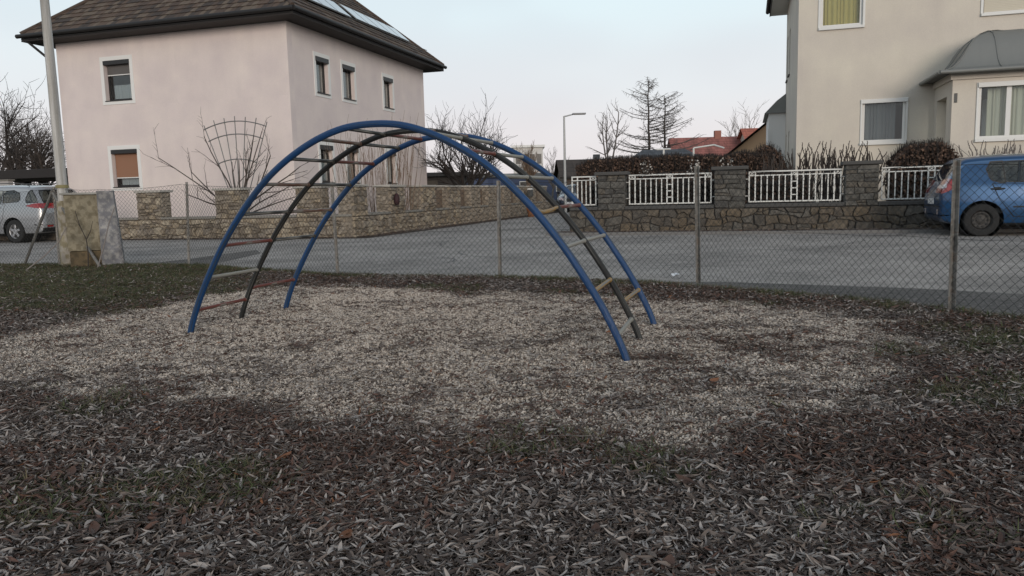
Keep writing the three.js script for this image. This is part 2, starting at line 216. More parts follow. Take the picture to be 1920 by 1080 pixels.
// hip roof over x0..x1, z0..z1 (eave outline), eave height y, pitch k; lays rows of overlapping tiles on every slope
function hipRoof(house, x0, x1, z0, z1, y, k, mat, tileMats, tw, th, seed) {
  const run = (x1 - x0) / 2, top = y + run * k, xm = (x0 + x1) / 2, za = z0 + run, zb = z1 - run;
  const P3 = { a: V(x0, y, z1), b: V(x1, y, z1), c: V(x1, y, z0), d: V(x0, y, z0), e: V(xm, top, zb), f: V(xm, top, za) };
  const tri = (l) => { const p = []; for (const q of l) p.push(q.x, q.y, q.z); const g = new THREE.BufferGeometry(); g.setAttribute('position', new THREE.Float32BufferAttribute(p, 3)); g.setAttribute('uv', new THREE.Float32BufferAttribute(new Float32Array(p.length / 3 * 2), 2)); g.computeVertexNormals(); return g; };
  const { a, b, c, d, e, f } = P3;
  const roof = mesh('roof', tri([a, b, e, b, c, e, c, f, e, c, d, f, d, a, f, a, e, f]), mat, house);
  const R = rngOf(seed), sl = Math.sqrt(1 + k * k), L = run * sl, T = tileMats.map(() => ({ p: [], i: [] }));
  const slopes = [[a, V(1, 0, 0), V(0, k, -1), x1 - x0], [b, V(0, 0, -1), V(-1, k, 0), z1 - z0], [c, V(-1, 0, 0), V(0, k, 1), x1 - x0], [d, V(0, 0, 1), V(1, k, 0), z1 - z0]];
  for (const [o, u, up, len] of slopes) {
    const v = up.clone().normalize(), nn = u.clone().cross(v).normalize();
    for (let r = 0; r * th < L - th * .3; r++) {
      const v0 = r * th, in0 = (v0 + th * .5) / sl, n = Math.floor(len / tw), off = r % 2 ? tw / 2 : 0;
      for (let i = 0; i < n; i++) {
        const u0 = i * tw + off; if (u0 + tw * .3 < in0 || u0 + tw * .7 > len - in0) continue;
        const t = T[Math.min(tileMats.length - 1, Math.floor(R() * tileMats.length))], q = t.p.length / 3, j = (R() - .5) * .008, lo = .034 + R() * .01, g = .006;
        const pt = (uu, vv, h) => { const w = o.clone().addScaledVector(u, uu).addScaledVector(v, vv).addScaledVector(nn, h); t.p.push(w.x, w.y, w.z); };
        pt(u0 + g, v0 + j, lo); pt(u0 + tw - g, v0 + j, lo); pt(u0 + tw - g, v0 + th * 1.1, .012); pt(u0 + g, v0 + th * 1.1, .012); pt(u0 + g, v0 + j, 0); pt(u0 + tw - g, v0 + j, 0); pt(u0 + tw * .5, v0 + j - .03, lo + .004);
        t.i.push(q, q + 6, q + 1, q, q + 1, q + 2, q, q + 2, q + 3, q + 4, q + 5, q + 1, q + 4, q + 1, q, q, q + 3, q + 4, q + 1, q + 5, q + 2);
      }
    }
  }
  T.forEach((t, i) => { let g = new THREE.BufferGeometry(); g.setAttribute('position', new THREE.Float32BufferAttribute(t.p, 3)); g.setIndex(t.i); g = g.toNonIndexed(); g.computeVertexNormals(); g.setAttribute('uv', new THREE.Float32BufferAttribute(new Float32Array(g.attributes.position.count * 2), 2)); const m = mesh('roof_tiles', g, tileMats[i], roof); m.userData.kind = 'stuff'; });
  const ridge = [bar(a, e, .07), bar(b, e, .07), bar(c, f, .07), bar(d, f, .07), bar(e, f, .08)]; mesh('ridge', merge(ridge.map((g) => g.translate(0, .04, 0))), tileMats[0], roof);
  return { roof, slope: (x, up) => 0 };
}
const tileMats = [std([.075, .052, .040], .9), std([.10, .068, .050], .9), std([.052, .040, .034], .9), std([.13, .10, .075], .92)];
const tri = new THREE.Matrix4();
const turnY = (a, x, y, z) => new THREE.Matrix4().makeRotationY(a).setPosition(x, y, z);
// --- pink house: the front right corner is the origin
{
  const h = street('pink_house', 'two-storey pink plastered house with dark hipped roof behind the yellowish stone wall', 'house', -14.6, 23);
  const D = 11.3, X0 = -9.65, H = 6.9;
  const fw = [[-7.57, -6.42, 4.72, 6.12], [-7.55, -6.40, 1.64, 2.98]];
  const sw = [[1.72, 2.55], [3.62, 4.5], [7.05, 7.88]], sv = [[4.78, 6.03], [1.62, 2.95]];
  const F = new THREE.Matrix4(), S = turnY(Math.PI / 2, 0, 0, 0);
  const sideHoles = []; for (const [a, b] of sw) for (const [c, d] of sv) sideHoles.push([a, b, c, d]);
  mesh('wall', wallGeo(X0, 0, 0, H, fw), M.pink, h).userData.label = 'front wall';
  mesh('wall', wallGeo(.3, D - .3, 0, H, sideHoles).applyMatrix4(S), M.pink, h).userData.label = 'side wall';
  mesh('wall', merge([box(X0, X0 + .3, 0, H, -D + .3, -.3), box(X0, 0, 0, H, -D, -D + .3)]), M.pink, h);
  mesh('floor', merge([box(X0 + .3, -.3, 3.35, 3.5, -D + .3, -.31), box(X0 + .3, -.3, 6.78, 6.88, -D + .3, -.31), box(-4.9, -4.7, 0, 3.35, -D + .3, -.31)]), M.room, h);
  windowOf(h, F, { x0: fw[0][0], x1: fw[0][1], y0: fw[0][2], y1: fw[0][3], surround: .14, sill: .05, box: .15, boxOut: .012, boxZ: .03, shutter: .34, shutterMat: M.shutterGrey, label: 'window with its grey roller shutter partly down', curtain: [[-7.5, -6.5, M.curtainGrey, 4.72, 5.3]] });
  windowOf(h, F, { x0: fw[1][0], x1: fw[1][1], y0: fw[1][2], y1: fw[1][3], surround: .14, sill: .05, box: .15, boxOut: .012, boxZ: .03, shutter: .74, label: 'window with its brown roller shutter mostly down', curtain: [[-7.5, -6.5, M.curtainGrey, 1.7, 2.0]] });
  sw.forEach(([a, b], i) => sv.forEach(([c, d], j) => windowOf(h, S, { x0: a, x1: b, y0: c, y1: d, surround: .14, sill: .07, box: .17, boxOut: .03, boxZ: .05, deep: .14, curtain: j ? [[a, b, M.curtainGrey, c, c + (d - c) * .55]] : [[a + (b - a) * .55, b, M.curtainNet, c, d]] })));
  const o = .75, Y = 7.12;
  mesh('soffit', box(X0 - o, o, 6.88, 6.93, -D - o, o), M.darkWood, h);
  mesh('fascia', merge([box(X0 - o, o, 6.94, Y - .02, o - .03, o), box(o - .03, o, 6.94, Y - .02, -D - o, o - .03), box(X0 - o, X0 - o + .03, 6.94, Y - .02, -D - o, o - .03)]), M.fascia, h);
  const gut = (a, b) => bar(a, b, .075, .075, 12);
  mesh('gutter', merge([gut(V(X0 - o - .1, Y - .06, o + .08), V(o + .08, Y - .06, o + .08)), gut(V(o + .08, Y - .06, o + .08), V(o + .08, Y - .06, -D - o - .05))]), M.fascia, h);
  mesh('downpipe', merge([bar(V(X0 - .08, 0, .08), V(X0 - .08, 6.2, .08), .045), bar(V(X0 - .08, 6.2, .08), V(X0 - o + .1, Y - .1, o + .02), .045)]), M.fascia, h);
  const k = .86, { roof } = hipRoof(h, X0 - o, o, -D - o, o, Y, k, M.darkWood, tileMats, .2, .3, 77);
  // solar panels on the slope towards the side street
  const sl = Math.sqrt(1 + k * k), place = (z0, z1, u0, u1) => { const m = new THREE.Matrix4().makeBasis(V(0, 0, -1), V(-1 / sl, k / sl, 0), V(k / sl, 1 / sl, 0)).setPosition(o, Y, 0); const list = []; const n = Math.round((z1 - z0) / 1.05); for (let i = 0; i < n; i++) list.push([z0 + (z1 - z0) * i / n, z0 + (z1 - z0) * (i + 1) / n - .02]); for (const [a, b] of list) { const pm = mesh('solar_panel', box(a, b, u0, u1, .11, .14).applyMatrix4(m), M.steel, h); mesh('cell_glass', box(a + .03, b - .03, u0 + .03, u1 - .03, .139, .146).applyMatrix4(m), M.solar, pm); } };
  place(1.2, 4.4, .95, 1.95); place(4.9, 9.9, 1.05, 2.05);
  mesh('snow_guard', merge([0, 1].map((i) => bar(V(o - .38 - i * .05, Y + .48 + i * .12, -.8), V(o - .38 - i * .05, Y + .48 + i * .12, -D + .2), .015, .015, 6))), M.steelDark, h);
}
// --- beige house with the bell-roofed bay
{
  const h = street('beige_house', 'two-storey beige plastered house with bell-roofed bay behind the dark stone wall', 'house', 1.38, 25);
  const H = 7.75, L = 13, D = 7.6, F = new THREE.Matrix4(), S = turnY(-Math.PI / 2, 0, 0, 0);
  const w1 = [1.80, 2.96, 2.28, 3.52], w2 = [.60, 1.74, 5.64, 7.0], w3 = [4.80, 6.5, 5.68, 7.0];
  mesh('wall', wallGeo(0, L, 0, H, [w1, w2, w3]), M.beige, h).userData.label = 'front wall';
  const sideW = [[-6.9, -6.2, 5.0, 6.6], [-5.3, -4.6, 5.0, 6.6], [-6.9, -6.2, 1.6, 3.0], [-4.9, -4.2, 1.6, 3.0]];
  mesh('wall', wallGeo(-D, -.3, 0, H, sideW).applyMatrix4(S), M.beige, h).userData.label = 'side wall in shade';
  mesh('wall', merge([box(L - .3, L, 0, H, -D, -.3), box(.3, L - .3, 0, H, -D, -D + .3)]), M.beige, h);
  mesh('floor', merge([box(.3, L - .3, 4.3, 4.5, -D + .3, -.31), box(.3, L - .3, H - .1, H - .02, -D + .3, -.31), box(3.2, 3.4, 0, 4.3, -D + .3, -.31)]), M.room, h);
  const wh = { frame: M.white, fw: .075, deep: .05, sill: .07, sillH: .075, sillOut: .05, sillMat: M.white };
  const trimOf = (q, wdt) => { const [a, b, c, d] = q; return [box(a - wdt, a, c, d, 0, .03), box(b, b + wdt, c, d, 0, .03)]; };
  let w = windowOf(h, F, { ...wh, x0: w1[0], x1: w1[1], y0: w1[2], y1: w1[3], box: .12, boxMat: M.white, boxOut: .05, boxZ: .05, label: 'ground-floor window with grey net curtain', curtain: [[1.8, 2.72, M.curtainNet]] }); for (const g of trimOf(w1, .045)) mesh('surround', g, M.white, w);
  w = windowOf(h, F, { ...wh, x0: w2[0], x1: w2[1], y0: w2[2], y1: w2[3], label: 'upper window with yellow curtain', curtain: [[.6, 1.74, M.curtainYellow]] }); for (const g of trimOf(w2, .06)) mesh('surround', g, M.white, w);
  w = windowOf(h, F, { ...wh, x0: w3[0], x1: w3[1], y0: w3[2], y1: w3[3], label: 'upper window with cream blind', shutter: .97, shutterMat: M.curtainCream }); for (const g of trimOf(w3, .06)) mesh('surround', g, M.white, w);
  for (const [a, b, c, d] of sideW) windowOf(h, S, { frame: M.white, x0: a, x1: b, y0: c, y1: d, deep: .12, sill: .06, sillMat: M.steelDark });
  // roof with deep eaves, mostly above the picture
  const o = .6; mesh('soffit', box(-o, L + o, H, H + .06, -D - o, o), M.trim, h);
  mesh('fascia', merge([box(-o - .02, L + o, H + .06, H + .22, o, o + .03), box(-o - .03, -o, H - .02, H + .24, -D - o, o)]), M.fascia, h);
  mesh('gutter', merge([bar(V(-o - .1, H + .16, -D - o), V(-o - .1, H + .16, o + .1), .08), bar(V(-o - .1, H + .16, o + .1), V(L + o, H + .16, o + .1), .08)]), M.fascia, h);
  { const x0 = -o, x1 = L + o, z0 = -D - o, z1 = o, y = H + .24, r = (z1 - z0) / 2, t = y + r * .8, a = V(x0, y, z1), b = V(x1, y, z1), c = V(x1, y, z0), d = V(x0, y, z0), e = V(x0 + r, t, (z0 + z1) / 2), f = V(x1 - r, t, (z0 + z1) / 2), p = []; for (const q of [a, b, f, a, f, e, b, c, f, c, d, e, c, e, f, d, a, e]) p.push(q.x, q.y, q.z); const g = new THREE.BufferGeometry(); g.setAttribute('position', new THREE.Float32BufferAttribute(p, 3)); g.setAttribute('uv', new THREE.Float32BufferAttribute(new Float32Array(p.length / 3 * 2), 2)); g.computeVertexNormals(); mesh('roof', g, tileMats[0], h); }
  // annex at the back with its small grey roof
  mesh('annex', merge([box(-.62, .05, 0, 3.9, -D - 4, -D + .35), box(-.64, -.54, 0, 3.3, -D + .35, -D + .38)]), M.trim, h).userData.label = 'grey rear annex';
  { const sh = new THREE.Shape([[-.78, 3.9], [.0, 3.9], [.0, 4.62], [-.35, 4.35]].map((q) => new THREE.Vector2(...q))); const g = new THREE.ExtrudeGeometry(sh, { depth: 4.7, bevelEnabled: false }); g.translate(0, 0, -D - 4.2); mesh('annex_roof', g, M.zinc, h); }
  // the bay
  const bx = 3.69, bz = 2.0, bl = 9.5, bh = 3.86, bw = [4.30, 6.6, 2.16, 3.60];
  const BF = new THREE.Matrix4().setPosition(0, 0, bz);
  mesh('bay_wall', wallGeo(bx, bl, 0, bh, [bw], .28).applyMatrix4(BF), M.beige, h);
  // left side of the bay: a pier at the corner, a deep doorway, a strip by the main wall
  mesh('bay_wall', merge([box(bx, bx + .28, 0, bh, 1.42, bz - .28), box(bx, bx + .28, 3.34, bh, .28, 1.42), box(bx, bx + .28, 0, bh, 0, .28)]), M.beige, h).userData.label = 'bay side with the doorway';
  mesh('porch_inner', merge([box(bx + 1.2, bx + 1.3, 0, bh, .0, bz - .28), box(bx + .28, bx + 1.2, 0, 1.3, .0, bz - .28), box(bx + .28, bx + 1.2, bh - .1, bh, .0, bz - .28)]), M.beige, h);
  const dr = mesh('door', rbox(bx + 1.12, bx + 1.2, 1.3, 3.3, .32, 1.36, .01), M.trim, h); mesh('handle', rbox(bx + 1.06, bx + 1.12, 2.25, 2.35, 1.08, 1.22, .015), M.black, dr);
  mesh('house_number_plate', rbox(bx + .05, bx + .12, 3.12, 3.36, bz, bz + .02, .005), M.steelDark, h);
  w = windowOf(h, BF, { ...wh, x0: bw[0], x1: bw[1], y0: bw[2], y1: bw[3], box: .13, boxMat: M.white, boxOut: .03, boxZ: .06, mullion: 5.0, label: 'bay window with drawn cream curtains', curtain: [[4.55, 5.0, M.curtainCream], [5.02, 5.9, M.curtainCream]] }); for (const g of trimOf(bw, .045)) mesh('surround', g.applyMatrix4(BF), M.white, w);
  mesh('bay_cornice', merge([box(bx - .06, bl + .06, bh - .16, bh, bz, bz + .06), box(bx - .06, bx, bh - .16, bh, 0, bz)]), M.beige, h);
  // bell roof: an s-shaped profile swept round three sides
  const prof = [[-.36, 0], [-.22, .035], [-.02, .12], [.16, .27], [.30, .46], [.43, .68], [.57, .88], [.75, 1.03], [.98, 1.13], [1.3, 1.19], [1.9, 1.22]], ex0 = bx, ex1 = bl, ez = bz, y0 = bh + .03;
  const ring = prof.map(([d, y]) => [V(ex0 + d, y0 + y, -.02), V(ex0 + d, y0 + y, ez - d), V(ex1 - d, y0 + y, ez - d), V(ex1 - d, y0 + y, -.02)]);
  const p = [], face = (a, b, c, d) => { for (const q of [a, b, c, a, c, d]) p.push(q.x, q.y, q.z); };
  for (let i = 0; i < ring.length - 1; i++) for (let j = 0; j < 3; j++) face(ring[i][j], ring[i][j + 1], ring[i + 1][j + 1], ring[i + 1][j]);
  const g = new THREE.BufferGeometry(); g.setAttribute('position', new THREE.Float32BufferAttribute(p, 3)); g.computeVertexNormals();
  const gg = toCreasedNormals(g, .6); { const q = gg.attributes.position, u = []; for (let i = 0; i < q.count; i++) u.push(q.getX(i), q.getY(i) + q.getZ(i)); gg.setAttribute('uv', new THREE.Float32BufferAttribute(u, 2)); }
  const br = mesh('bay_roof', gg, M.zinc, h);
  const seam = (f) => { const pts = prof.map(([d, y], i) => f(d, y0 + y + .012)); const t = new Twigs(); t.line(pts, .014, .014, 5); return t.geo(); };
  for (const g of [seam((d, y) => V(ex0 + d, y, ez - d)), ...[4.75, 5.75, 6.75, 7.75].map((x) => seam((d, y) => V(x + (x - 4.2) * .02 * d, y, ez - d))), ...[.55, 1.25].map((z) => seam((d, y) => V(ex0 + d, y, Math.min(z, ez - d))))]) mesh('seam', g, M.zinc, br);
  mesh('eave_board', merge([box(ex0 - .36, ex1 + .36, bh, bh + .028, -.0, ez + .36)]), M.steelDark, br);
  mesh('gutter', merge([bar(V(ex0 - .38, y0 - .02, .02), V(ex0 - .38, y0 - .02, ez + .38), .05), bar(V(ex0 - .38, y0 - .02, ez + .38), V(ex1, y0 - .02, ez + .38), .05)]), M.zinc, br);
}

// ---------------------------------------------------------------- stone walls
function cells(w0, w1, h0, h1, sw, sh, seed, wave = 1) {   // rough coursed rubble: wavy courses, uneven widths, some stones split, corners knocked off
  const R = rngOf(seed * 7 + 3), out = [], rows = Math.max(1, Math.round((h1 - h0) / sh)), cuts = [h0]; let tot = 0; const hs = Array.from({ length: rows }, () => .7 + R() * .6); for (const q of hs) tot += q; let acc = 0; for (const q of hs) { acc += q; cuts.push(h0 + (h1 - h0) * acc / tot); }
  const warp = (x, y) => { const e = Math.min(1, Math.min(x - w0, w1 - x) / (sw * .4)), f = Math.min(1, Math.min(y - h0, h1 - y) / (sh * .4)); return [x + Math.max(0, e) * (fbm(x / sw * 1.1, y / sh * 1.3, 2, seed) - .5) * sw * .8, y + Math.max(0, f) * wave * (fbm(x / sw * .8 + 7, y / sh, 2, seed + 5) - .5) * sh * 1.15]; };
  const put = (a, b, c, d) => {
    const P = [[a, c], [b, c], [b, d], [a, d]], poly = [], m = Math.min(b - a, d - c);
    for (let i = 0; i < 4; i++) { const p = P[i], q = P[(i + 1) % 4], o = P[(i + 3) % 4], k = R() < .75 ? m * (.06 + R() * .22) : .004, lo = Math.hypot(o[0] - p[0], o[1] - p[1]), lq = Math.hypot(q[0] - p[0], q[1] - p[1]); poly.push(warp(p[0] + (o[0] - p[0]) / lo * k * R(), p[1] + (o[1] - p[1]) / lo * k * R())); poly.push(warp(p[0] + (q[0] - p[0]) / lq * k, p[1] + (q[1] - p[1]) / lq * k)); if (lq > sw * .7) poly.push(warp((p[0] + q[0]) / 2, (p[1] + q[1]) / 2)); }
    out.push(poly.filter((p, i) => { const q = poly[(i + 1) % poly.length]; return Math.hypot(p[0] - q[0], p[1] - q[1]) > .003; }));
  };
  for (let r = 0; r < rows; r++) {
    let x = w0; while (x < w1 - .02) { let w = sw * (.5 + R() * 1.1), e = x + w; if (w1 - e < sw * .45) e = w1; const c = cuts[r], d = cuts[r + 1]; if (R() < .16 && d - c > .09) { const m = c + (d - c) * (.38 + R() * .24); put(x, e, c, m); put(x, e, m, d); } else put(x, e, c, d); x = e; }
  }
  return out;
}
function stoneGeo(poly, joint, back, proud, R) {   // a lump with bevelled edges and an uneven face
  const n = poly.length, c = poly.reduce((a, p) => [a[0] + p[0] / n, a[1] + p[1] / n], [0, 0]);
  const shrink = (d) => poly.map(([x, y]) => { const l = Math.hypot(x - c[0], y - c[1]) || 1, f = Math.max(.3, 1 - d / l); return [c[0] + (x - c[0]) * f, c[1] + (y - c[1]) * f]; });
  const A = shrink(joint), B = shrink(joint + .012 + R() * .012), pr = proud * (.4 + R()), P = [], f = (a, b, d) => P.push(...a, ...b, ...d);
  const a = A.map(([x, y]) => [x, y, -back]), b = A.map(([x, y]) => [x, y, pr * .35 + (R() - .5) * .008]), d = B.map(([x, y]) => [x, y, pr + (R() - .5) * proud * .7]), m = [c[0] + (R() - .5) * .03, c[1] + (R() - .5) * .02, pr + (R() - .3) * proud * .7];
  for (let i = 0; i < n; i++) { const j = (i + 1) % n; f(a[i], a[j], b[j]); f(a[i], b[j], b[i]); f(b[i], b[j], d[j]); f(b[i], d[j], d[i]); f(d[i], d[j], m); }
  let g = new THREE.BufferGeometry(); g.setAttribute('position', new THREE.Float32BufferAttribute(P, 3)); g.computeVertexNormals();
  const u = []; for (let i = 0; i < P.length; i += 3) u.push(P[i] + c[1] * 3, P[i + 1] + P[i + 2]); g.setAttribute('uv', new THREE.Float32BufferAttribute(u, 2)); return g;
}
const stoneMap = (seed) => tex(256, (u, v, i, j) => { const a = fbm(u * 7, v * 7, 4, seed, 7), f = hash2(i, j, seed); const k = 255 * (.62 + a * .42 + (f - .5) * .2); return [k, k * .99, k * .97]; }, true, .45);
const sMap = stoneMap(201), sBump = tex(256, (u, v) => { const k = 255 * fbm(u * 10, v * 10, 4, 205, 10); return [k, k, k]; }, false, .3);
const stoneMats = (l) => l.map((c) => std(c, .92, { map: sMap, bumpMap: sBump, bumpScale: .012 }));
const brownStones = stoneMats([[.165, .138, .108], [.19, .162, .13], [.15, .13, .11], [.19, .152, .11], [.165, .155, .14], [.13, .118, .105]]);
const greyStones = stoneMats([[.14, .135, .125], [.17, .165, .155], [.115, .112, .108], [.16, .145, .125]]);
const yellowStones = stoneMats([[.44, .365, .275], [.36, .30, .235], [.52, .45, .355], [.28, .235, .19], [.41, .355, .295], [.33, .285, .24]]);
const M_mortar = std([.055, .050, .045], .97), M_mortarPale = std([.19, .16, .125], .97), M_slab = std([.075, .073, .070], .9, { bumpMap: grainBump, bumpScale: .006 }), M_capPale = std([.40, .375, .335], .9, { bumpMap: grainBump, bumpScale: .006 }), M_slabPale = std([.23, .215, .19], .9, { bumpMap: grainBump, bumpScale: .006 });
let stuffStones;
function layStones(parent, name, mtx, list, mats, joint, proud, R, stuff) { for (const poly of list) { const g = stoneGeo(poly, joint, .03, proud, R).applyMatrix4(mtx); if (stuff && stuff(poly)) { (parent.userData.rest ||= []).push(g); } else mesh(name, g, mats[Math.floor(R() * mats.length)], parent); } }
const I4 = new THREE.Matrix4();
{ // dark stone wall on the right: x = s, its face at n = 19.3
  const w = street('dark_stone_wall', 'dark rubble stone garden wall with square pillars in front of the beige house', 'wall', 0, 19.3), R = rngOf(5);
  mesh('core', box(-4.32, 13, 0, .585, -.36, -.022), M_mortar, w);
  layStones(w, 'stone', I4, cells(-4.32, 10, .0, .575, .27, .19, 9), brownStones, .011, .03, R);
  layStones(w, 'stone', turnY(-Math.PI / 2, -4.32, 0, 0), cells(-.36, 0, .0, .575, .2, .19, 10), brownStones, .01, .02, R);
  const pill = [[-3.6, -2.91, 1.50], [-.77, -.05, 1.545], [2.14, 2.85, 1.57], [5.03, 5.74, 1.57], [7.95, 8.65, 1.57]]; let x = -4.32;
  for (const [a, b, top] of pill) {
    mesh('coping', rbox(x, a, .588, .672, -.42, .05, .012), M_slab, w); x = b;
    const p = mesh('pillar', box(a + .022, b - .022, .585, top - .055, -.40, -.008), M_mortar, w);
    layStones(p, 'stone', new THREE.Matrix4().setPosition(0, 0, .012), cells(a, b, .585, top - .06, .27, .15, Math.round(a * 10) + 60, .5), greyStones, .009, .026, R);
    const sd = a < 1 ? turnY(Math.PI / 2, b - .022, 0, 0) : turnY(-Math.PI / 2, a + .022, 0, 0);
    layStones(p, 'stone', sd, a < 1 ? cells(.012, .40, .585, top - .06, .24, .15, Math.round(a * 10) + 90) : cells(-.40, -.012, .585, top - .06, .24, .15, Math.round(a * 10) + 90), greyStones, .009, .02, R);
    mesh('cap', rbox(a - .07, b + .07, top - .055, top + .03, -.47, .09, .02), M_slab, p);
  }
  mesh('coping', rbox(x, 13, .588, .672, -.42, .05, .012), M_slab, w);
  // white railings between the pillars
  const t = .032;
  const V_ = (x0, x1, y0, y1, d = t) => rbox(x0, x1, y0, y1, -d / 2, d / 2, .004);
  function railing(x0, x1, label, half) {
    const r = street('white_railing', label, 'railing', 0, 19.46, 'white railings on the dark stone wall'), y0 = .705, y1 = 1.445, ym = 1.325, cw = .155;
    const bx = (n, g) => mesh(n, g, M.whiteOld, r);
    bx('top_rail', V_(x0, x1, y1 - t, y1)); bx('bottom_rail', V_(x0, x1, y0, y0 + t)); bx('middle_rail', V_(x0 + t, x1 - t, ym, ym + t * .8));
    bx('end_post', V_(x0, x0 + t, y0 + t, y1 - t)); bx('end_post', V_(x1 - t, x1, y0 + t, y1 - t));
    const xs = [x0 + cw, x1 - cw]; const c = (x0 + x1) / 2; if (!half) xs.push(c - .065, c + .065);
    for (const q of xs) bx('bar', V_(q - t / 2, q + t / 2, y0 + t, y1 - t, t * .9));
    const fill = half ? [[x0 + cw, x1 - cw]] : [[x0 + cw, c - .065], [c + .065, x1 - cw]];
    for (const [a, b] of fill) { const n = Math.round((b - a) / .131); for (let i = 1; i < n; i++) { const q = a + (b - a) * i / n; bx('bar', V_(q - .013, q + .013, y0 + t, ym, .026)); } }
    for (const q of half ? [x1 - cw / 2 - .005] : [x0 + cw / 2 + .005, c, x1 - cw / 2 - .005]) for (const s of [1, -1]) bx('rosette_bar', bar(V(q - .045, 1.385 - s * .035, 0), V(q + .045, 1.385 + s * .035, 0), .009, .009, 5));
    if (!half) for (let i = 1; i < 4; i++) bx('ladder_bar', V_(c - .05, c + .05, y0 + i * .155, y0 + i * .155 + .025, .026));
    for (const q of half ? [x1] : [x0, x1]) for (const y of [.86, 1.26]) { const s = q === x0 ? -1 : 1; bx('wall_pin', bar(V(q, y, 0), V(q + s * .07, y, 0), .012, .012, 6)); }
  }
  railing(-4.30, -3.66, 'short white metal railing at the corner of the side street', true);
  railing(-2.84, -.83, 'white metal railing with a ladder centre in front of the long brown hedge');
  railing(.02, 2.08, 'white metal railing in front of the knobbly pruned shrub');
  railing(2.92, 4.97, 'white metal railing partly hidden by the blue hatchback');
}
// yellowish walls round the garden of the pink house
function paleWall(label, s, n, turn, len, pillars, near, name) {
  const w = street('pale_stone_wall', label, 'wall', s, n, null, turn), R = rngOf(31 + pillars.length);
  mesh('core', box(0, len, 0, .56, -.36, -.02), M_mortarPale, w);
  const far = (p) => p[0][0] < near[0] || p[0][0] > near[1];
  layStones(w, 'stone', I4, cells(0, len, 0, .55, .2, .125, 40 + pillars.length), yellowStones, .007, .04, R, far);
  let x = 0;
  for (const [a, b] of pillars) {
    if (a - x > .05) mesh('coping', rbox(x, a, .562, .625, -.42, .05, .01), M_slabPale, w); x = b;
    const p = mesh('pillar', box(a + .02, b - .02, .56, 1.33, -.42, -.005), M_mortarPale, w);
    layStones(p, 'stone', new THREE.Matrix4().setPosition(0, 0, .012), cells(a, b, .56, 1.325, .21, .135, 70 + Math.round(a * 3)), yellowStones, .007, .04, R, far);
    if (turn === 0) layStones(p, 'stone', turnY(Math.PI / 2, b - .02, 0, 0), cells(.012, .42, .56, 1.325, .2, .135, 170 + Math.round(a * 3)), yellowStones, .007, .03, R, far);
    else layStones(p, 'stone', turnY(-Math.PI / 2, a + .02, 0, 0), cells(-.42, -.012, .56, 1.325, .2, .135, 170 + Math.round(a * 3)), yellowStones, .007, .03, R, far);
    if (p.userData.rest) { const q = mesh('far_stones', merge(p.userData.rest), yellowStones[4], p); q.userData.kind = 'stuff'; delete p.userData.rest; }
    mesh('cap', rbox(a - .06, b + .06, 1.33, 1.395, -.48, .07, .012), M_capPale, p);
  }
  if (len - x > .05) mesh('coping', rbox(x, len, .562, .625, -.42, .05, .01), M_slabPale, w);
  if (w.userData.rest) { const q = mesh('far_stones', merge(w.userData.rest), yellowStones[4], w); q.userData.kind = 'stuff'; delete w.userData.rest; }
  return w;
}
paleWall('low yellowish stone wall with pillars along the street in front of the pink house', -27, 18.2, 0, 17.1, [[1.8, 2.65], [4.7, 5.5], [7.6, 8.45], [10.25, 11.05], [12.9, 13.7], [15.45, 16.2]], [8.6, 17.2]);
{
  const side = paleWall('yellowish stone wall with many pillars receding along the side street', -9.88, 18.18, Math.PI / 2, 23, [[.0, .8], [2.2, 3.2], [4.5, 5.6], [6.8, 7.9], [9.0, 10.1], [11.0, 12], [13.1, 14.1], [15.2, 16.2], [17.3, 18.3], [19.4, 20.4]], [0, 8.2]);
  const boards = std([.17, .12, .085], .9); for (const [a, b] of [[5.65, 6.75], [7.95, 8.95], [10.15, 10.95], [12.05, 13.05], [14.15, 15.15], [16.25, 17.25], [18.35, 19.35]]) { const n = 4; for (let i = 0; i < n; i++) mesh('board', rbox(a, b, .635 + i * .155, .635 + i * .155 + .145, -.22, -.19, .004), boards, side); }
}
// small things along that wall
{ const t = street('hanging_feeder', 'small dark red feeder hanging by the side wall of the pink house garden', 'feeder', -9.72, 20.55); const g = new THREE.LatheGeometry([[.0, .80], [.06, .82], [.085, .9], [.09, 1.0], [.06, 1.1], [.02, 1.14], [0, 1.15]].map((q) => new THREE.Vector2(...q)), 12); mesh('body', g, std([.032, .007, .009], .7), t); mesh('hook', merge([bar(V(0, 1.14, 0), V(0, 1.3, 0), .008, .008, 5), bar(V(0, 1.3, 0), V(-.2, 1.32, 0), .008, .008, 5)]), M.steelDark, t); }
{ const t = street('blue_post', 'short blue post beside the corner pillar of the yellowish wall', 'post', -10.05, 18.75); mesh('shaft', rbox(-.045, .045, .03, 1.28, -.045, .045, .01), std([.04, .13, .36], .6), t); mesh('cap', rbox(-.055, .055, 1.28, 1.31, -.055, .055, .01), std([.05, .15, .38], .6), t); }
{ const t = street('mailbox', 'small dark grey mailbox on the far side wall', 'mailbox', -9.66, 34.8); mesh('body', rbox(-.1, .1, .88, 1.2, -.16, .16, .03), M.steelDark, t); mesh('lid', rbox(-.11, .12, 1.2, 1.27, -.17, .17, .02), M.trim, t); }
{ const t = street('flower_pot', 'terracotta flower pot at the foot of the far side wall', 'pot', -9.2, 33.2); mesh('pot', new THREE.LatheGeometry([[0, 0], [.13, 0], [.19, .32], [.22, .33], [.22, .40], [.18, .40], [.17, .34], [0, .34]].map((q) => new THREE.Vector2(...q)), 18), std([.34, .15, .07], .85), t); }

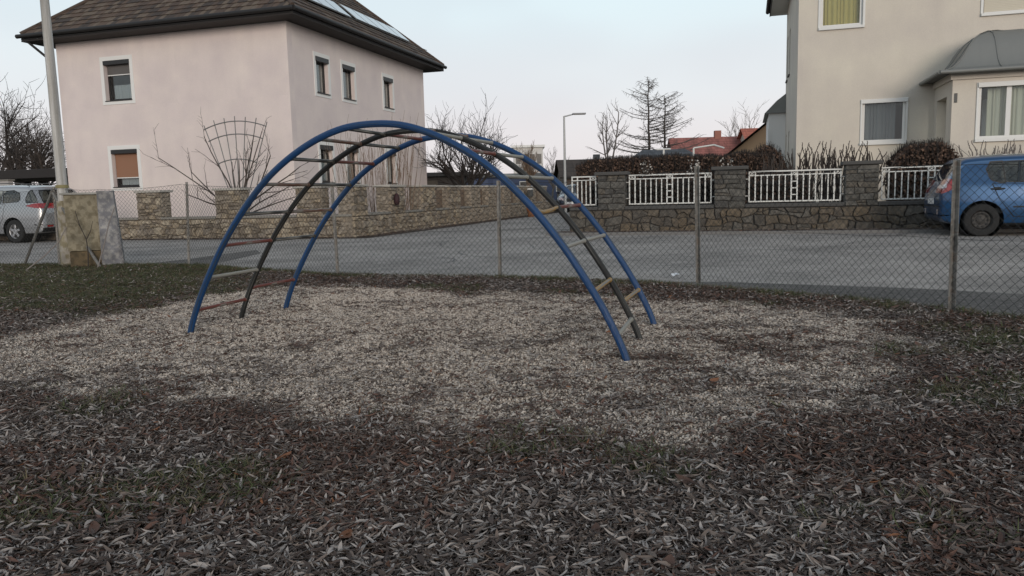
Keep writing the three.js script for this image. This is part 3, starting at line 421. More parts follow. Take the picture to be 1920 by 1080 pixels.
// ---------------------------------------------------------------- climbing arch
{
  const t = thing('climbing_arch', 'blue and black metal climbing arch standing in the gravel', 'climbing frame', V(-.745, .02, -5.93), -.4116);
  const half = [[-1.80, -.25], [-1.775, -.02], [-1.655, .26], [-1.475, .555], [-1.315, .775], [-1.115, 1.0], [-.905, 1.19], [-.685, 1.335], [-.425, 1.455], [-.175, 1.518]];
  const prof = [...half, ...half.slice().reverse().map(([x, y]) => [-x, y])];
  const paintBump = tex(256, (u, v, i, j) => { const k = 255 * fbm(u * 12, v * 12, 4, 301, 12); return [k, k, k]; }, false, .25);
  const worn = (c, chip, seed, amt) => tex(512, (u, v, i, j) => { const a = fbm(u * 10, v * 22, 5, seed, 0), b = hash2(i, j, seed) - .5, m = a > amt ? 1 : 0, k = .85 + fbm(u * 4, v * 9, 3, seed + 4, 0) * .3 + b * .08; return m ? chip.map((q) => q * k) : c.map((q) => q * k); }, true, 1);
  const blue = std([1, 1, 1], .48, { map: worn([15, 59, 104], [44, 58, 74], 311, .64), bumpMap: paintBump, bumpScale: .003 });
  const dark = std([1, 1, 1], .6, { map: worn([22, 22, 22], [60, 61, 58], 321, .60), bumpMap: paintBump, bumpScale: .003 });
  const curveAt = (z, dx) => new THREE.CatmullRomCurve3(prof.map(([x, y]) => V(x + dx, y, z)), false, 'centripetal');
  const rails = [[.645, .08, blue, 'front blue rail'], [0, 0, dark, 'dark middle rail'], [-.645, -.05, blue, 'rear blue rail']].map(([z, dx, m, l]) => { const c = curveAt(z, dx), g = new THREE.TubeGeometry(c, 120, z === 0 ? .021 : .0235, 14); const r = mesh('rail', g, m, t); r.userData.label = l; return c; });
  // arc positions for rungs: find the curve point at a height on the left or right half
  const at = (c, h, right) => { let lo = right ? .5 : 0, hi = right ? 1 : .5; for (let i = 0; i < 40; i++) { const m = (lo + hi) / 2, y = c.getPoint(m).y; if ((y < h) !== right) lo = m; else hi = m; } return c.getPoint((lo + hi) / 2); };
  const wornR = (c, seed) => std([1, 1, 1], .55, { map: worn(c, [120, 116, 108], seed, .58) });
  const C = { red: wornR([104, 52, 42], 331), yel: wornR([156, 122, 66], 337), gry: wornR([132, 130, 122], 341), blk: wornR([44, 42, 40], 347), brn: wornR([96, 66, 52], 353) };
  const rung = (i, h, right, m, bend = 0) => { const a = at(rails[i], h, right), b = at(rails[i + 1], h, right); if (bend) { const c = a.clone().add(b).multiplyScalar(.5); c.y -= bend; const g = new THREE.TubeGeometry(new THREE.CatmullRomCurve3([a, a.clone().lerp(b, .35).add(V(0, -bend, 0)), a.clone().lerp(b, .65).add(V(0, -bend * .8, 0)), b]), 16, .0135, 8); mesh('rung', g, m, t); } else { const d = b.clone().sub(a), L = d.length(), g = new THREE.LatheGeometry([[.0001, 0], [.018, 0], [.018, .026], [.016, .034], [.0135, .044], [.0135, L - .044], [.016, L - .034], [.018, L - .026], [.018, L], [.0001, L]].map((q) => new THREE.Vector2(...q)), 10); g.applyQuaternion(new THREE.Quaternion().setFromUnitVectors(V(0, 1, 0), d.normalize())); g.translate(a.x, a.y, a.z); mesh('rung', g, m, t); } };
  const full = [.70, .935, 1.15, 1.325, 1.45, 1.512];
  const fl = [C.red, C.blk, C.brn, C.blk, C.brn, C.blk], bl = [C.blk, C.brn, C.blk, C.red, C.blk, C.red], fr = [C.gry, C.yel, C.gry, C.red, C.gry, C.brn], br = [C.gry, C.red, C.gry, C.gry, C.gry, C.brn];
  full.forEach((h, i) => { rung(0, h, false, fl[i]); rung(1, h, false, bl[i]); rung(0, h, true, fr[i], i === 1 ? .02 : 0); rung(1, h, true, br[i]); });
  rung(0, .19, false, C.red); rung(0, .45, false, C.gry); rung(1, .29, false, C.red);
  rung(0, .16, true, C.gry); rung(0, .43, true, C.yel); rung(1, .28, true, C.yel);
}

// ---------------------------------------------------------------- chain-link fence
{
  const t = thing('chain_link_fence', 'rusty chain-link fence on steel posts between playground and street', 'fence', V(0, 0, 0));
  const posts = [[-14.5, -14.9, 1.3, 0, 0], [-11.2, -14.2, 1.3, 0, 0], [-7.70, -13.12, 1.36, .02, 0], [-5.24, -12.50, 1.37, .06, 0], [-2.32, -10.25, 1.27, -.02, 0], [-.15, -9.60, 1.22, .01, 0], [2.1, -8.66, 1.31, -.03, 0], [3.49, -6.08, 1.235, -.015, .01], [5.1, -3.5, 1.25, 0, 0], [6.9, -.6, 1.25, 0, 0]];
  const R = rngOf(88), zn = { map: tex(256, (u, v, i, j) => { const a = fbm(u * 6, v * 24, 4, 402, 0), k = .75 + a * .5 + (hash2(i, j, 4) - .5) * .15; return a > .70 ? [100 * k, 94 * k, 88 * k] : [116 * k, 115 * k, 112 * k]; }, true, 1) };
  const M_post = std([1, 1, 1], .6, { metalness: .35, ...zn });
  posts.forEach(([x, z, h, tx], i) => {
    const g = merge([rbox(-.02, .02, -.1, h, -.003, .003, .0025), rbox(.014, .02, -.1, h, .003, .038, .0025)]); const m = new THREE.Matrix4().makeRotationZ(-tx / h).premultiply(new THREE.Matrix4().makeRotationY(.25 + R() * .2)); m.setPosition(x, 0, z); mesh('post', g.applyMatrix4(m), M_post, t);
  });
  const [cx, cz, ch] = posts[2];
  mesh('brace', bar(V(cx, ch - .06, cz), V(-8.55, 0, -13.5), .024, .024, 8), M_post, t); mesh('brace', bar(V(cx, ch - .1, cz), V(-6.72, 0, -12.6), .026, .026, 8), M_post, t);
  const cell = .036;
  for (let i = 0; i < posts.length - 1; i++) {
    const [ax, az, ah] = posts[i], [bx, bz, bh] = posts[i + 1], L = Math.hypot(bx - ax, bz - az), nx = -(bz - az) / L, nz = (bx - ax) / L, tw = new Twigs(), n = Math.floor(L / cell), rows = Math.round((Math.min(ah, bh) - .09) / cell), hand = i === 2 ? 1 : .35;
    const pt = (u, v) => { const f = u / L, sag = .05 * Math.sin(f * Math.PI) * (v / 1.2), top = (ah + (bh - ah) * f) - .035 - sag, y = .045 + (top - .045) * (v / (rows * cell)), bul = .035 * hand * (fbm(u * 1.7 + i * 9, v * 2, 2, 60) - .5) * 2, j = (vnoise(u * 9, v * 9, 61) - .5) * .012; return V(ax + (bx - ax) * f + nx * (bul + j) + (bx - ax) / L * j, y + j + (fbm(u * 2, v * 2, 2, 62) - .5) * .03, az + (bz - az) * f + nz * (bul + j)); };
    for (let c = 0; c < n; c++) { let prev = null; for (let r = 0; r <= rows; r++) { const p = pt((c + ((r + c) % 2)) * cell, r * cell); if (prev) tw.seg(prev, p, .0019, .0019, 3); prev = p; } }
    const top = [], low = []; for (let k = 0; k <= 14; k++) { top.push(pt(L * k / 14, rows * cell)); low.push(pt(L * k / 14, rows * cell * .5)); } tw.line(top, .0024, .0024, 4); tw.line(low, .0016, .0016, 3);
    const m = mesh('wire_mesh', tw.geo(), M.wire, t); m.userData.kind = 'stuff';
  }
}
// ---------------------------------------------------------------- pole, cabinet and slab by the fence corner
{
  const conc = (r, g, b, seed, spot) => std([1, 1, 1], .95, { map: tex(512, (u, v, i, j) => { const a = fbm(u * 6, v * 6, 5, seed, 6), f = hash2(i, j, seed), l = fbm(u * 18, v * 18, 4, seed + 9, 18), k = .72 + a * .5 + (f - .5) * .18; const m = spot ? sstep(.40, .66, l + (f - .5) * .2) : 0; return [(r + (m && (spot[0] - r) * m)) * k, (g + (m && (spot[1] - g) * m)) * k, (b + (m && (spot[2] - b) * m)) * k]; }, true, 1), bumpMap: grainBump, bumpScale: .006 });
  const p = thing('concrete_pole', 'tall tapered concrete utility pole beside the yellowish cabinet', 'pole', V(-7.52, 0, -13.1)); mesh('shaft', new THREE.CylinderGeometry(.047, .088, 9, 20).translate(0, 4.45, 0), conc(184, 182, 179, 501, [170, 167, 161]), p); mesh('foot', new THREE.CylinderGeometry(.108, .135, 1.2, 20).translate(0, .52, 0), conc(160, 154, 144, 505, [134, 126, 104]), p); mesh('collar', new THREE.CylinderGeometry(.098, .104, .05, 20).translate(.0, 1.36, 0), std([.22, .19, .09], .8), p);
  const c = thing('yellowish_cabinet', 'weathered yellowish concrete cabinet with darker brown foot beside the pole', 'cabinet', V(-7.05, 0, -12.92), .36);
  mesh('body', rbox(-.29, .27, .29, 1.21, -.2, .2, .012), conc(140, 132, 113, 511, [114, 106, 88]), c); mesh('foot', rbox(-.275, .262, -.05, .285, -.19, .185, .01), conc(104, 90, 68, 517, [84, 74, 56]), c); mesh('lid', rbox(-.34, .29, 1.21, 1.245, -.24, .24, .008), conc(150, 148, 142, 521), c);
  const s = thing('grey_slab', 'grey concrete slab leaning against the yellowish cabinet', 'slab', V(-6.64, 0, -12.88), .36); const sh = new THREE.Shape([[-.17, -.05], [.16, -.05], [.07, 1.26], [-.16, 1.26]].map((q) => new THREE.Vector2(...q))); const sg = new THREE.ExtrudeGeometry(sh, { depth: .16, bevelEnabled: true, bevelSize: .008, bevelThickness: .008, bevelSegments: 1 }); sg.translate(0, 0, -.08); mesh('slab', sg, conc(118, 118, 122, 531, [150, 148, 146]), s);
  const st = (pts, r, lab, mat) => { const o = new Twigs(); const q = pts.map((a) => V(...a)), b = q[0].clone(); o.line(q.map((a) => a.clone().sub(b)), r, r * .6, 5); const m = mesh('dry_stick', o.geo(), mat); m.position.copy(b); mark(m, lab, 'stick'); };
  st([[-6.62, .03, -12.3], [-6.56, .35, -12.42], [-6.5, .75, -12.55], [-6.42, 1.0, -12.62]], .012, 'pale dry stick leaning against the grey slab', M.twigGrey);
  st([[-7.75, .0, -12.2], [-7.5, .25, -12.4], [-7.35, .45, -12.55], [-7.2, .8, -12.68]], .012, 'pale dry stick leaning against the foot of the pole', M.twigGrey);
  const y = thing('bare_sapling', 'small bare sapling growing in front of the yellowish cabinet', 'plant', V(-6.93, 0, -12.6)); const tw = new Twigs(); tw.line([V(0, 0, 0), V(.02, .3, 0), V(.01, .48, .0), V(-.08, .72, 0), V(-.13, .95, 0)], .011, .005); tw.line([V(.01, .48, 0), V(.09, .62, 0), V(.14, .78, 0)], .008, .003); tw.line([V(-.05, .64, 0), V(-.1, .8, .05)], .005, .003); mesh('stem', tw.geo(), M.barkDark, y);
}

// ---------------------------------------------------------------- cars
function cutConvex(soup, poly, ax, ok) {   // splits a triangle soup by a convex outline seen along one axis
  let area = 0; for (let i = 0; i < poly.length; i++) { const p = poly[i], q = poly[(i + 1) % poly.length]; area += p[0] * q[1] - q[0] * p[1]; } if (area < 0) poly = poly.slice().reverse();
  const inn = [], out = [], U = ax === 'x' ? 0 : 2;
  for (const t of soup) {
    const c = [0, 1, 2, 3, 4, 5].map((k) => (t[0][k] + t[1][k] + t[2][k]) / 3); if (!ok(c)) { out.push(t); continue; }
    let cur = t;
    for (let i = 0; i < poly.length && cur.length; i++) {
      const [ax_, ay_] = poly[i], [bx, by] = poly[(i + 1) % poly.length], side = (v) => (bx - ax_) * (v[1] - ay_) - (by - ay_) * (v[U] - ax_), I = [], O = [];
      for (let k = 0; k < cur.length; k++) { const p = cur[k], q = cur[(k + 1) % cur.length], a = side(p), b = side(q); (a >= 0 ? I : O).push(p); if (a * b < 0) { const f = a / (a - b), m = p.map((x, e) => x + (q[e] - x) * f); I.push(m); O.push(m); } }
      if (O.length > 2) for (let k = 1; k < O.length - 1; k++) out.push([O[0], O[k], O[k + 1]]);
      cur = I.length > 2 ? I : [];
    }
    for (let k = 1; k < cur.length - 1; k++) inn.push([cur[0], cur[k], cur[k + 1]]);
  }
  return [inn, out];
}
function soupGeo(s, off = 0) { const p = [], n = [], u = []; for (const t of s) for (const v of t) { p.push(v[0] + v[3] * off, v[1] + v[4] * off, v[2] + v[5] * off); n.push(v[3], v[4], v[5]); u.push(v[0] + v[2], v[1]); } const g = new THREE.BufferGeometry(); g.setAttribute('position', new THREE.Float32BufferAttribute(p, 3)); g.setAttribute('normal', new THREE.Float32BufferAttribute(n, 3)); g.setAttribute('uv', new THREE.Float32BufferAttribute(u, 2)); return g; }
const interp = (l, x) => { if (x <= l[0][0]) return l[0][1]; for (let i = 0; i < l.length - 1; i++) if (x <= l[i + 1][0]) { const t = (x - l[i][0]) / (l[i + 1][0] - l[i][0]), m = (k) => (k <= 0 || k >= l.length - 1) ? 0 : (l[k + 1][1] - l[k - 1][1]) / (l[k + 1][0] - l[k - 1][0]), h = l[i + 1][0] - l[i][0]; let a = m(i) * h, b = m(i + 1) * h; if (i === 0) a = l[1][1] - l[0][1]; if (i === l.length - 2) b = l[i + 1][1] - l[i][1]; const d = l[i + 1][1] - l[i][1]; if (d === 0) { a = 0; b = 0; } else { a = d > 0 ? clamp(a, 0, 3 * d) : clamp(a, 3 * d, 0); b = d > 0 ? clamp(b, 0, 3 * d) : clamp(b, 3 * d, 0); } const t2 = t * t, t3 = t2 * t; return l[i][1] * (2 * t3 - 3 * t2 + 1) + a * (t3 - 2 * t2 + t) + l[i + 1][1] * (-2 * t3 + 3 * t2) + b * (t3 - t2); } return l[l.length - 1][1]; };
function carShell(c) {
  const L = c.L, xs = []; for (let i = 0; i <= 26; i++) xs.push(.5 * Math.pow(i / 26, 1.6)); for (let i = 1; i <= 60; i++) xs.push(.5 + (L - 1) * i / 60); for (let i = 1; i <= 22; i++) xs.push(L - .5 * Math.pow(1 - i / 22, 1.6));
  const N1 = 22, N2 = 14, grid = xs.map((x) => {
    const y0 = interp(c.bottom, x), T = interp(c.top, x), W0 = interp(c.plan, x), rc = Math.min(c.round, (T - y0) * .45), row = [[0, y0 + .01], [W0 * interp(c.tumble, y0) * .86, y0]], w = (y) => W0 * interp(c.tumble, y), ys = T - rc;
    for (let i = 0; i <= N1; i++) { const y = y0 + .02 + (ys - y0 - .02) * i / N1; row.push([w(y), y]); }
    const wt = w(ys), pe = 2 / 3.0; for (let i = 1; i <= N2; i++) { const a = i / N2 * Math.PI / 2; row.push([wt * Math.pow(Math.max(0, Math.cos(a)), pe), ys + rc * Math.pow(Math.sin(a), pe)]); }
    return row.map(([z, y]) => [x, y, z]);
  });
  const R = grid[0].length, pos = [], idx = [];
  for (const r of grid) { for (const q of r) pos.push(...q); for (const q of r) pos.push(q[0], q[1], -q[2]); }
  for (let i = 0; i < grid.length - 1; i++) for (let j = 0; j < R - 1; j++) { const a = i * 2 * R + j, b = a + 1, d = a + 2 * R, e = d + 1; idx.push(a, d, b, b, d, e); const A = a + R, B = b + R, Dd = d + R, Ee = e + R; idx.push(A, B, Dd, B, Ee, Dd); }
  for (const i of [0, grid.length - 1]) for (let j = 0; j < R - 1; j++) { const a = i * 2 * R + j, b = a + 1, A = a + R, B = b + R; if (i === 0) idx.push(a, b, A, b, B, A); else idx.push(a, A, b, b, A, B); }
  let g = new THREE.BufferGeometry(); g.setAttribute('position', new THREE.Float32BufferAttribute(pos, 3)); g.setIndex(idx); g = mergeVertices(g, 1e-4); g.computeVertexNormals();
  const P = g.attributes.position, Nn = g.attributes.normal, ix = g.index.array, soup = [], v = (k) => [P.getX(k), P.getY(k), P.getZ(k), Nn.getX(k), Nn.getY(k), Nn.getZ(k)];
  for (let i = 0; i < ix.length; i += 3) { if (ix[i] === ix[i + 1] || ix[i + 1] === ix[i + 2] || ix[i] === ix[i + 2]) continue; soup.push([v(ix[i]), v(ix[i + 1]), v(ix[i + 2])]); }
  return soup;
}
const grow = (poly, d) => { const c = poly.reduce((a, p) => [a[0] + p[0] / poly.length, a[1] + p[1] / poly.length], [0, 0]); return poly.map(([x, y]) => { const l = Math.hypot(x - c[0], y - c[1]); return [c[0] + (x - c[0]) * (1 + d / l), c[1] + (y - c[1]) * (1 + d / l)]; }); };
const mirrorZ = (p) => p.map(([z, y]) => [-z, y]);
function buildCar(root, c) {
  let s = carShell(c), inn; const sideOk = (sg) => (q) => sg * q[2] > .3 && Math.abs(q[5]) > .35, rearOk = (q) => q[0] < c.rearX && q[3] < -.18, lampOk = (sg) => (q) => sg * q[2] > .3 && q[0] < 1.2;
  const parts = [];
  for (const sg of [1, -1]) {
    for (const [x, y, r] of c.arches) { const pl = []; for (let i = 0; i < 28; i++) { const a = i / 28 * 6.28318; pl.push([x + r * Math.cos(a), Math.max(-.2, y + r * Math.sin(a))]); } [inn, s] = cutConvex(s, pl, 'x', (q) => sg * q[2] > .25); }
    for (const w of c.sideGlass) { let ring; [ring, s] = cutConvex(s, grow(w, .03), 'x', sideOk(sg)); let gl;[gl, ring] = cutConvex(ring, w, 'x', () => true); parts.push(['window_seal', ring, M.carSeal, -.002], ['window', gl, M.carGlass, -.008]); }
    for (const w of c.lamps) { [inn, s] = cutConvex(s, w.poly, 'x', lampOk(sg)); let cl = []; if (w.clear) [cl, inn] = cutConvex(inn, w.clear, 'x', () => true); parts.push(['tail_light', inn, w.mat || M.tail, .004]); if (cl.length) parts.push(['reversing_light', cl, M.tailClear, .005]); }
    for (const d of c.doors) { let ring, door;[ring, s] = cutConvex(s, grow(d, .014), 'x', sideOk(sg));[door, ring] = cutConvex(ring, d, 'x', () => true); parts.push(['door_gap', ring, M.black, -.01], ['door', door, c.paint, .001]); }
  }
  for (const w of c.rearGlass) { let ring;[ring, s] = cutConvex(s, grow(w, .035), 'z', rearOk); let gl;[gl, ring] = cutConvex(ring, w, 'z', () => true); parts.push(['window_seal', ring, M.carSeal, -.002], ['rear_window', gl, M.carGlass, -.008]); }
  for (const w of c.rearParts || []) { [inn, s] = cutConvex(s, w.poly, 'z', rearOk); parts.push([w.name, inn, w.mat, w.off || .002]); }
  for (const w of c.frontGlass || []) { let ring;[ring, s] = cutConvex(s, grow(w, .04), 'z', (q) => q[0] > c.L * .5 && q[1] > .8 && q[3] > .2); let gl;[gl, ring] = cutConvex(ring, w, 'z', () => true); parts.push(['window_seal', ring, M.carSeal, -.002], ['windscreen', gl, M.carGlass, -.008]); }
  for (const w of c.frontParts || []) { [inn, s] = cutConvex(s, w.poly, 'z', (q) => q[0] > c.L - .9 && q[3] > .1); parts.push([w.name, inn, w.mat, .003]); }
  if (c.sill) { let lo;[lo, s] = cutConvex(s, [[-.5, -.1], [c.L + .5, -.1], [c.L + .5, c.sill], [-.5, c.sill]], 'x', () => true); parts.push(['sill', lo, M.black, 0]); }
  mesh('body', soupGeo(s), c.paint, root);
  for (const [n, q, m, o] of parts) if (q.length) mesh(n, soupGeo(q, o), m, root);
  // cabin floor and seats, seen through the glass
  mesh('cabin', merge([box(.5, c.L - 1.0, .42, .5, -c.half + .12, c.half - .12), box(c.L - 1.35, c.L - 1.2, .5, .95, -c.half + .15, c.half - .15)]), M.seat, root);
  for (const x of [1.0, 2.05]) for (const z of [-.36, .36]) mesh('seat', merge([rbox(x, x + .14, .5, 1.02, z - .22, z + .22, .05, 2), rbox(x + .02, x + .12, 1.04, 1.2, z - .12, z + .12, .04, 2), rbox(x, x + .5, .5, .6, z - .22, z + .22, .04, 2)]), M.seat, root);
  for (const [x, y, r] of c.arches) for (const sg of [1, -1]) {
    const R = c.wheelR, w = .105, zc = sg * (c.half - .125), L = new THREE.LatheGeometry([[R * .62, -w], [R * .9, -w * 1.02], [R * .97, -w * .85], [R, -w * .5], [R, w * .5], [R * .97, w * .85], [R * .9, w * 1.02], [R * .62, w]].map((q) => new THREE.Vector2(...q)), 40).rotateX(Math.PI / 2); L.translate(x, R, zc);
    mesh('wheel_arch', new THREE.CylinderGeometry(r * .99, r * .99, .5, 30, 1, true).rotateX(Math.PI / 2).translate(x, y, sg * (c.half - .33)), M.black, root);
    mesh('inner_panel', new THREE.CylinderGeometry(r, r, .02, 30).rotateX(Math.PI / 2).translate(x, y, sg * (c.half - .5)), M.black, root);
    const wh = mesh('wheel', L, M.tyre, root), z = (k) => zc + sg * k;
    const rim = [new THREE.LatheGeometry([[R * .60, .02], [R * .64, .075], [R * .62, .085], [R * .56, .06], [R * .54, .0]].map((q) => new THREE.Vector2(...q)), 36).rotateX(sg * Math.PI / 2).translate(x, R, zc)];
    if (c.alloy) { for (let k = 0; k < 5; k++) { const g = new RoundedBoxGeometry(R * .56, .075, .03, 2, .012).translate(R * .31, 0, 0).rotateZ(k / 5 * 6.28318 + .3).translate(x, R, z(.062)); rim.push(g); } rim.push(new THREE.CylinderGeometry(.07, .075, .05, 18).rotateX(Math.PI / 2).translate(x, R, z(.06))); }
    else { rim.push(new THREE.LatheGeometry([[.0, .05], [.05, .055], [.075, .03], [.12, .035], [R * .5, .06], [R * .56, .02]].map((q) => new THREE.Vector2(...q)), 36).rotateX(sg * Math.PI / 2).translate(x, R, zc)); for (let k = 0; k < 4; k++) rim.push(new THREE.CylinderGeometry(.010, .010, .03, 8).rotateX(Math.PI / 2).translate(x + .06 * Math.cos(k * 1.571), R + .06 * Math.sin(k * 1.571), z(.05))); }
    mesh('rim', merge(rim), c.alloy ? M.rimAlloy : M.rimSteel, wh); if (c.alloy) mesh('brake_disc', new THREE.CylinderGeometry(R * .5, R * .5, .02, 24).rotateX(Math.PI / 2).translate(x, R, z(.0)), M.steelDark, wh); else mesh('rim_holes', merge(Array.from({ length: 10 }, (_, k) => new THREE.CylinderGeometry(.018, .018, .012, 10).rotateX(Math.PI / 2).translate(x + R * .42 * Math.cos(k * .628), R + R * .42 * Math.sin(k * .628), z(.052)))), M.black, wh);
  }
  for (const [x, y] of c.handles) for (const sg of [1, -1]) mesh('door_handle', merge([rbox(x - .11, x + .11, y - .014, y + .014, sg * (c.half * interp(c.tumble, y)) - .012, sg * (c.half * interp(c.tumble, y)) + .034, .012, 2), rbox(x - .06, x + .05, y - .03, y + .03, sg * (c.half * interp(c.tumble, y)) - .02, sg * (c.half * interp(c.tumble, y)) + .006, .01, 2)]), c.handleMat, root);
  for (const sg of [1, -1]) mesh('mirror', rbox(c.mirror[0], c.mirror[0] + .12, c.mirror[1], c.mirror[1] + .14, sg > 0 ? c.half : -c.half - .2, sg > 0 ? c.half + .2 : -c.half, .04, 2), c.paint, root);
}
const plateMat = std([.6, .6, .6], .5);
{ // blue hatchback: rear at x = 0, front to the right
  const root = street('blue_hatchback', 'blue metallic hatchback parked in front of the dark stone wall', 'car', 3.66, 17.95, 'parked cars'); root.scale.setScalar(1.07);
  const paint = phys([.003, .050, .140], .34, { metalness: .45, clearcoat: 1, clearcoatRoughness: .06 });
  buildCar(root, {
    L: 3.98, half: .845, round: .15, paint, rearX: .62, wheelR: .297, alloy: false, sill: .24,
    top: [[0, .80], [.03, .90], [.07, .97], [.14, 1.10], [.22, 1.24], [.30, 1.37], [.36, 1.43], [.45, 1.46], [.8, 1.485], [1.4, 1.495], [2.0, 1.475], [2.35, 1.42], [2.75, 1.22], [3.1, .99], [3.25, .93], [3.6, .84], [3.85, .72], [3.94, .60], [3.98, .50]],
    bottom: [[0, .40], [.03, .32], [.1, .25], [.4, .2], [3.5, .18], [3.9, .22], [3.98, .32]],
    plan: [[0, .64], [.02, .70], [.06, .755], [.15, .80], [.35, .835], [.8, .845], [2.6, .845], [3.2, .83], [3.6, .78], [3.85, .68], [3.98, .52]],
    tumble: [[.15, .93], [.3, .97], [.5, 1.0], [.66, 1.0], [.8, .985], [.93, .965], [1.0, .935], [1.2, .86], [1.36, .79], [1.5, .74]],
    arches: [[.665, .30, .355], [3.14, .30, .355]],
    sideGlass: [[[.80, 1.33], [.74, 1.20], [.80, 1.04], [.93, .985], [1.01, .985], [.98, 1.34]], [[1.03, .985], [1.00, 1.34], [1.62, 1.355], [1.66, .97]], [[1.72, .97], [1.68, 1.355], [2.16, 1.33], [2.72, 1.03], [2.72, .95]]],
    lamps: [{ poly: [[.03, .79], [.17, .86], [.215, 1.02], [.14, 1.065], [.02, .98], [-.02, .82]], clear: [[.03, .88], [.09, .90], [.10, .965], [.04, .945]] }],
    doors: [[[1.68, .36], [1.66, .93], [.83, .95], [.745, .92], [.93, .68], [1.06, .36]], [[1.71, .36], [1.70, .93], [2.74, .90], [2.76, .36]]],
    rearGlass: [[[-.50, 1.03], [.50, 1.03], [.46, 1.30], [.42, 1.35], [-.42, 1.35], [-.46, 1.30]]],
    rearParts: [{ name: 'number_plate', poly: [[-.26, .70], [.26, .70], [.26, .59], [-.26, .59]], mat: plateMat, off: .012 }, { name: 'fog_light', poly: [[.44, .40], [.56, .40], [.56, .50], [.44, .50]], mat: M.tailClear }, { name: 'fog_light', poly: [[-.56, .40], [-.44, .40], [-.44, .50], [-.56, .50]], mat: M.tailClear }, { name: 'bumper_strip', poly: [[-.66, .545], [.66, .545], [.66, .565], [-.66, .565]], mat: M.black, off: .01 }],
    frontGlass: [[[-.56, 1.0], [.56, 1.0], [.48, 1.38], [-.48, 1.38]]], frontParts: [{ name: 'headlight', poly: [[.35, .62], [.66, .68], [.64, .80], [.40, .72]], mat: M.tailClear }, { name: 'headlight', poly: mirrorZ([[.35, .62], [.66, .68], [.64, .80], [.40, .72]]), mat: M.tailClear }],
    handles: [[.90, .86], [1.86, .86]], handleMat: M.black, mirror: [2.62, .98],
  });
  mesh('antenna', bar(V(.62, 1.47, 0), V(.35, 1.72, 0), .004, .003, 5), M.black, root);
  mesh('side_moulding', merge([rbox(1.15, 2.6, .52, .545, .846, .856, .004), rbox(1.15, 2.6, .52, .545, -.856, -.846, .004)]), M.black, root);
}
{ // silver estate: its rear to the right
  const root = street('silver_estate_car', 'silver estate car parked beside the pole with its red tail light in view', 'car', -18.98, 17.85, 'parked cars', Math.PI);
  const paint = phys([.33, .335, .345], .35, { metalness: .5, clearcoat: 1, clearcoatRoughness: .06 });
  buildCar(root, {
    L: 4.6, half: .925, round: .15, paint, rearX: .75, wheelR: .33, alloy: true, sill: .27,
    top: [[0, .86], [.03, .98], [.08, 1.08], [.16, 1.22], [.28, 1.42], [.36, 1.53], [.45, 1.585], [.7, 1.625], [1.5, 1.66], [2.3, 1.645], [2.8, 1.55], [3.3, 1.26], [3.6, 1.08], [4.0, .98], [4.3, .86], [4.5, .72], [4.6, .55]],
    bottom: [[0, .42], [.04, .34], [.12, .28], [.5, .22], [4.1, .2], [4.5, .24], [4.6, .35]],
    plan: [[0, .70], [.02, .76], [.07, .82], [.18, .875], [.4, .91], [.9, .925], [3.2, .925], [3.8, .90], [4.2, .83], [4.45, .72], [4.6, .55]],
    tumble: [[.15, .94], [.3, .97], [.5, 1.0], [.72, 1.0], [.88, .985], [1.02, .96], [1.1, .93], [1.3, .86], [1.5, .785], [1.66, .73]],
    arches: [[1.0, .335, .395], [3.70, .335, .39]],
    sideGlass: [[[.13, 1.14], [.52, 1.145], [.56, 1.24], [.52, 1.40], [.45, 1.46], [.40, 1.46]], [[.78, 1.24], [.84, 1.17], [1.38, 1.14], [1.42, 1.47], [1.05, 1.47], [.84, 1.40]], [[1.46, 1.14], [1.48, 1.48], [2.16, 1.50], [2.20, 1.12]], [[2.26, 1.12], [2.22, 1.50], [2.7, 1.44], [3.28, 1.12]]],
    lamps: [{ poly: [[.02, .96], [.26, .985], [.50, 1.03], [.48, 1.06], [.26, 1.105], [.05, 1.11]] }],
    doors: [[[1.36, .72], [1.30, 1.10], [2.2, 1.08], [2.24, .36], [1.6, .36]], [[2.27, .36], [2.24, 1.08], [3.3, 1.06], [3.32, .5], [3.2, .36]]],
    rearGlass: [[[-.62, 1.12], [.62, 1.12], [.60, 1.36], [.54, 1.48], [-.54, 1.48], [-.60, 1.36]]],
    rearParts: [{ name: 'number_plate', poly: [[-.26, .86], [.26, .86], [.26, .75], [-.26, .75]], mat: plateMat, off: .012 }, { name: 'reflector', poly: [[.5, .44], [.7, .44], [.7, .49], [.5, .49]], mat: M.tail }, { name: 'reflector', poly: mirrorZ([[.5, .44], [.7, .44], [.7, .49], [.5, .49]]), mat: M.tail }, { name: 'bumper_trim', poly: [[-.8, .30], [.8, .30], [.8, .42], [-.8, .42]], mat: M.black }],
    frontGlass: [[[-.62, 1.14], [.62, 1.14], [.54, 1.54], [-.54, 1.54]]], frontParts: [{ name: 'headlight', poly: [[.4, .74], [.76, .80], [.74, .92], [.45, .84]], mat: M.tailClear }, { name: 'headlight', poly: mirrorZ([[.4, .74], [.76, .80], [.74, .92], [.45, .84]]), mat: M.tailClear }],
    handles: [[1.52, 1.0], [2.5, .98]], handleMat: paint, mirror: [3.1, 1.12],
  });
  for (const z of [-.6, .6]) { const c = new THREE.CatmullRomCurve3([V(.62, 1.60, z), V(.8, 1.665, z), V(1.6, 1.70, z), V(2.3, 1.69, z), V(2.55, 1.62, z)]); mesh('roof_rail', new THREE.TubeGeometry(c, 24, .014, 6), M.steelDark, root); }
}
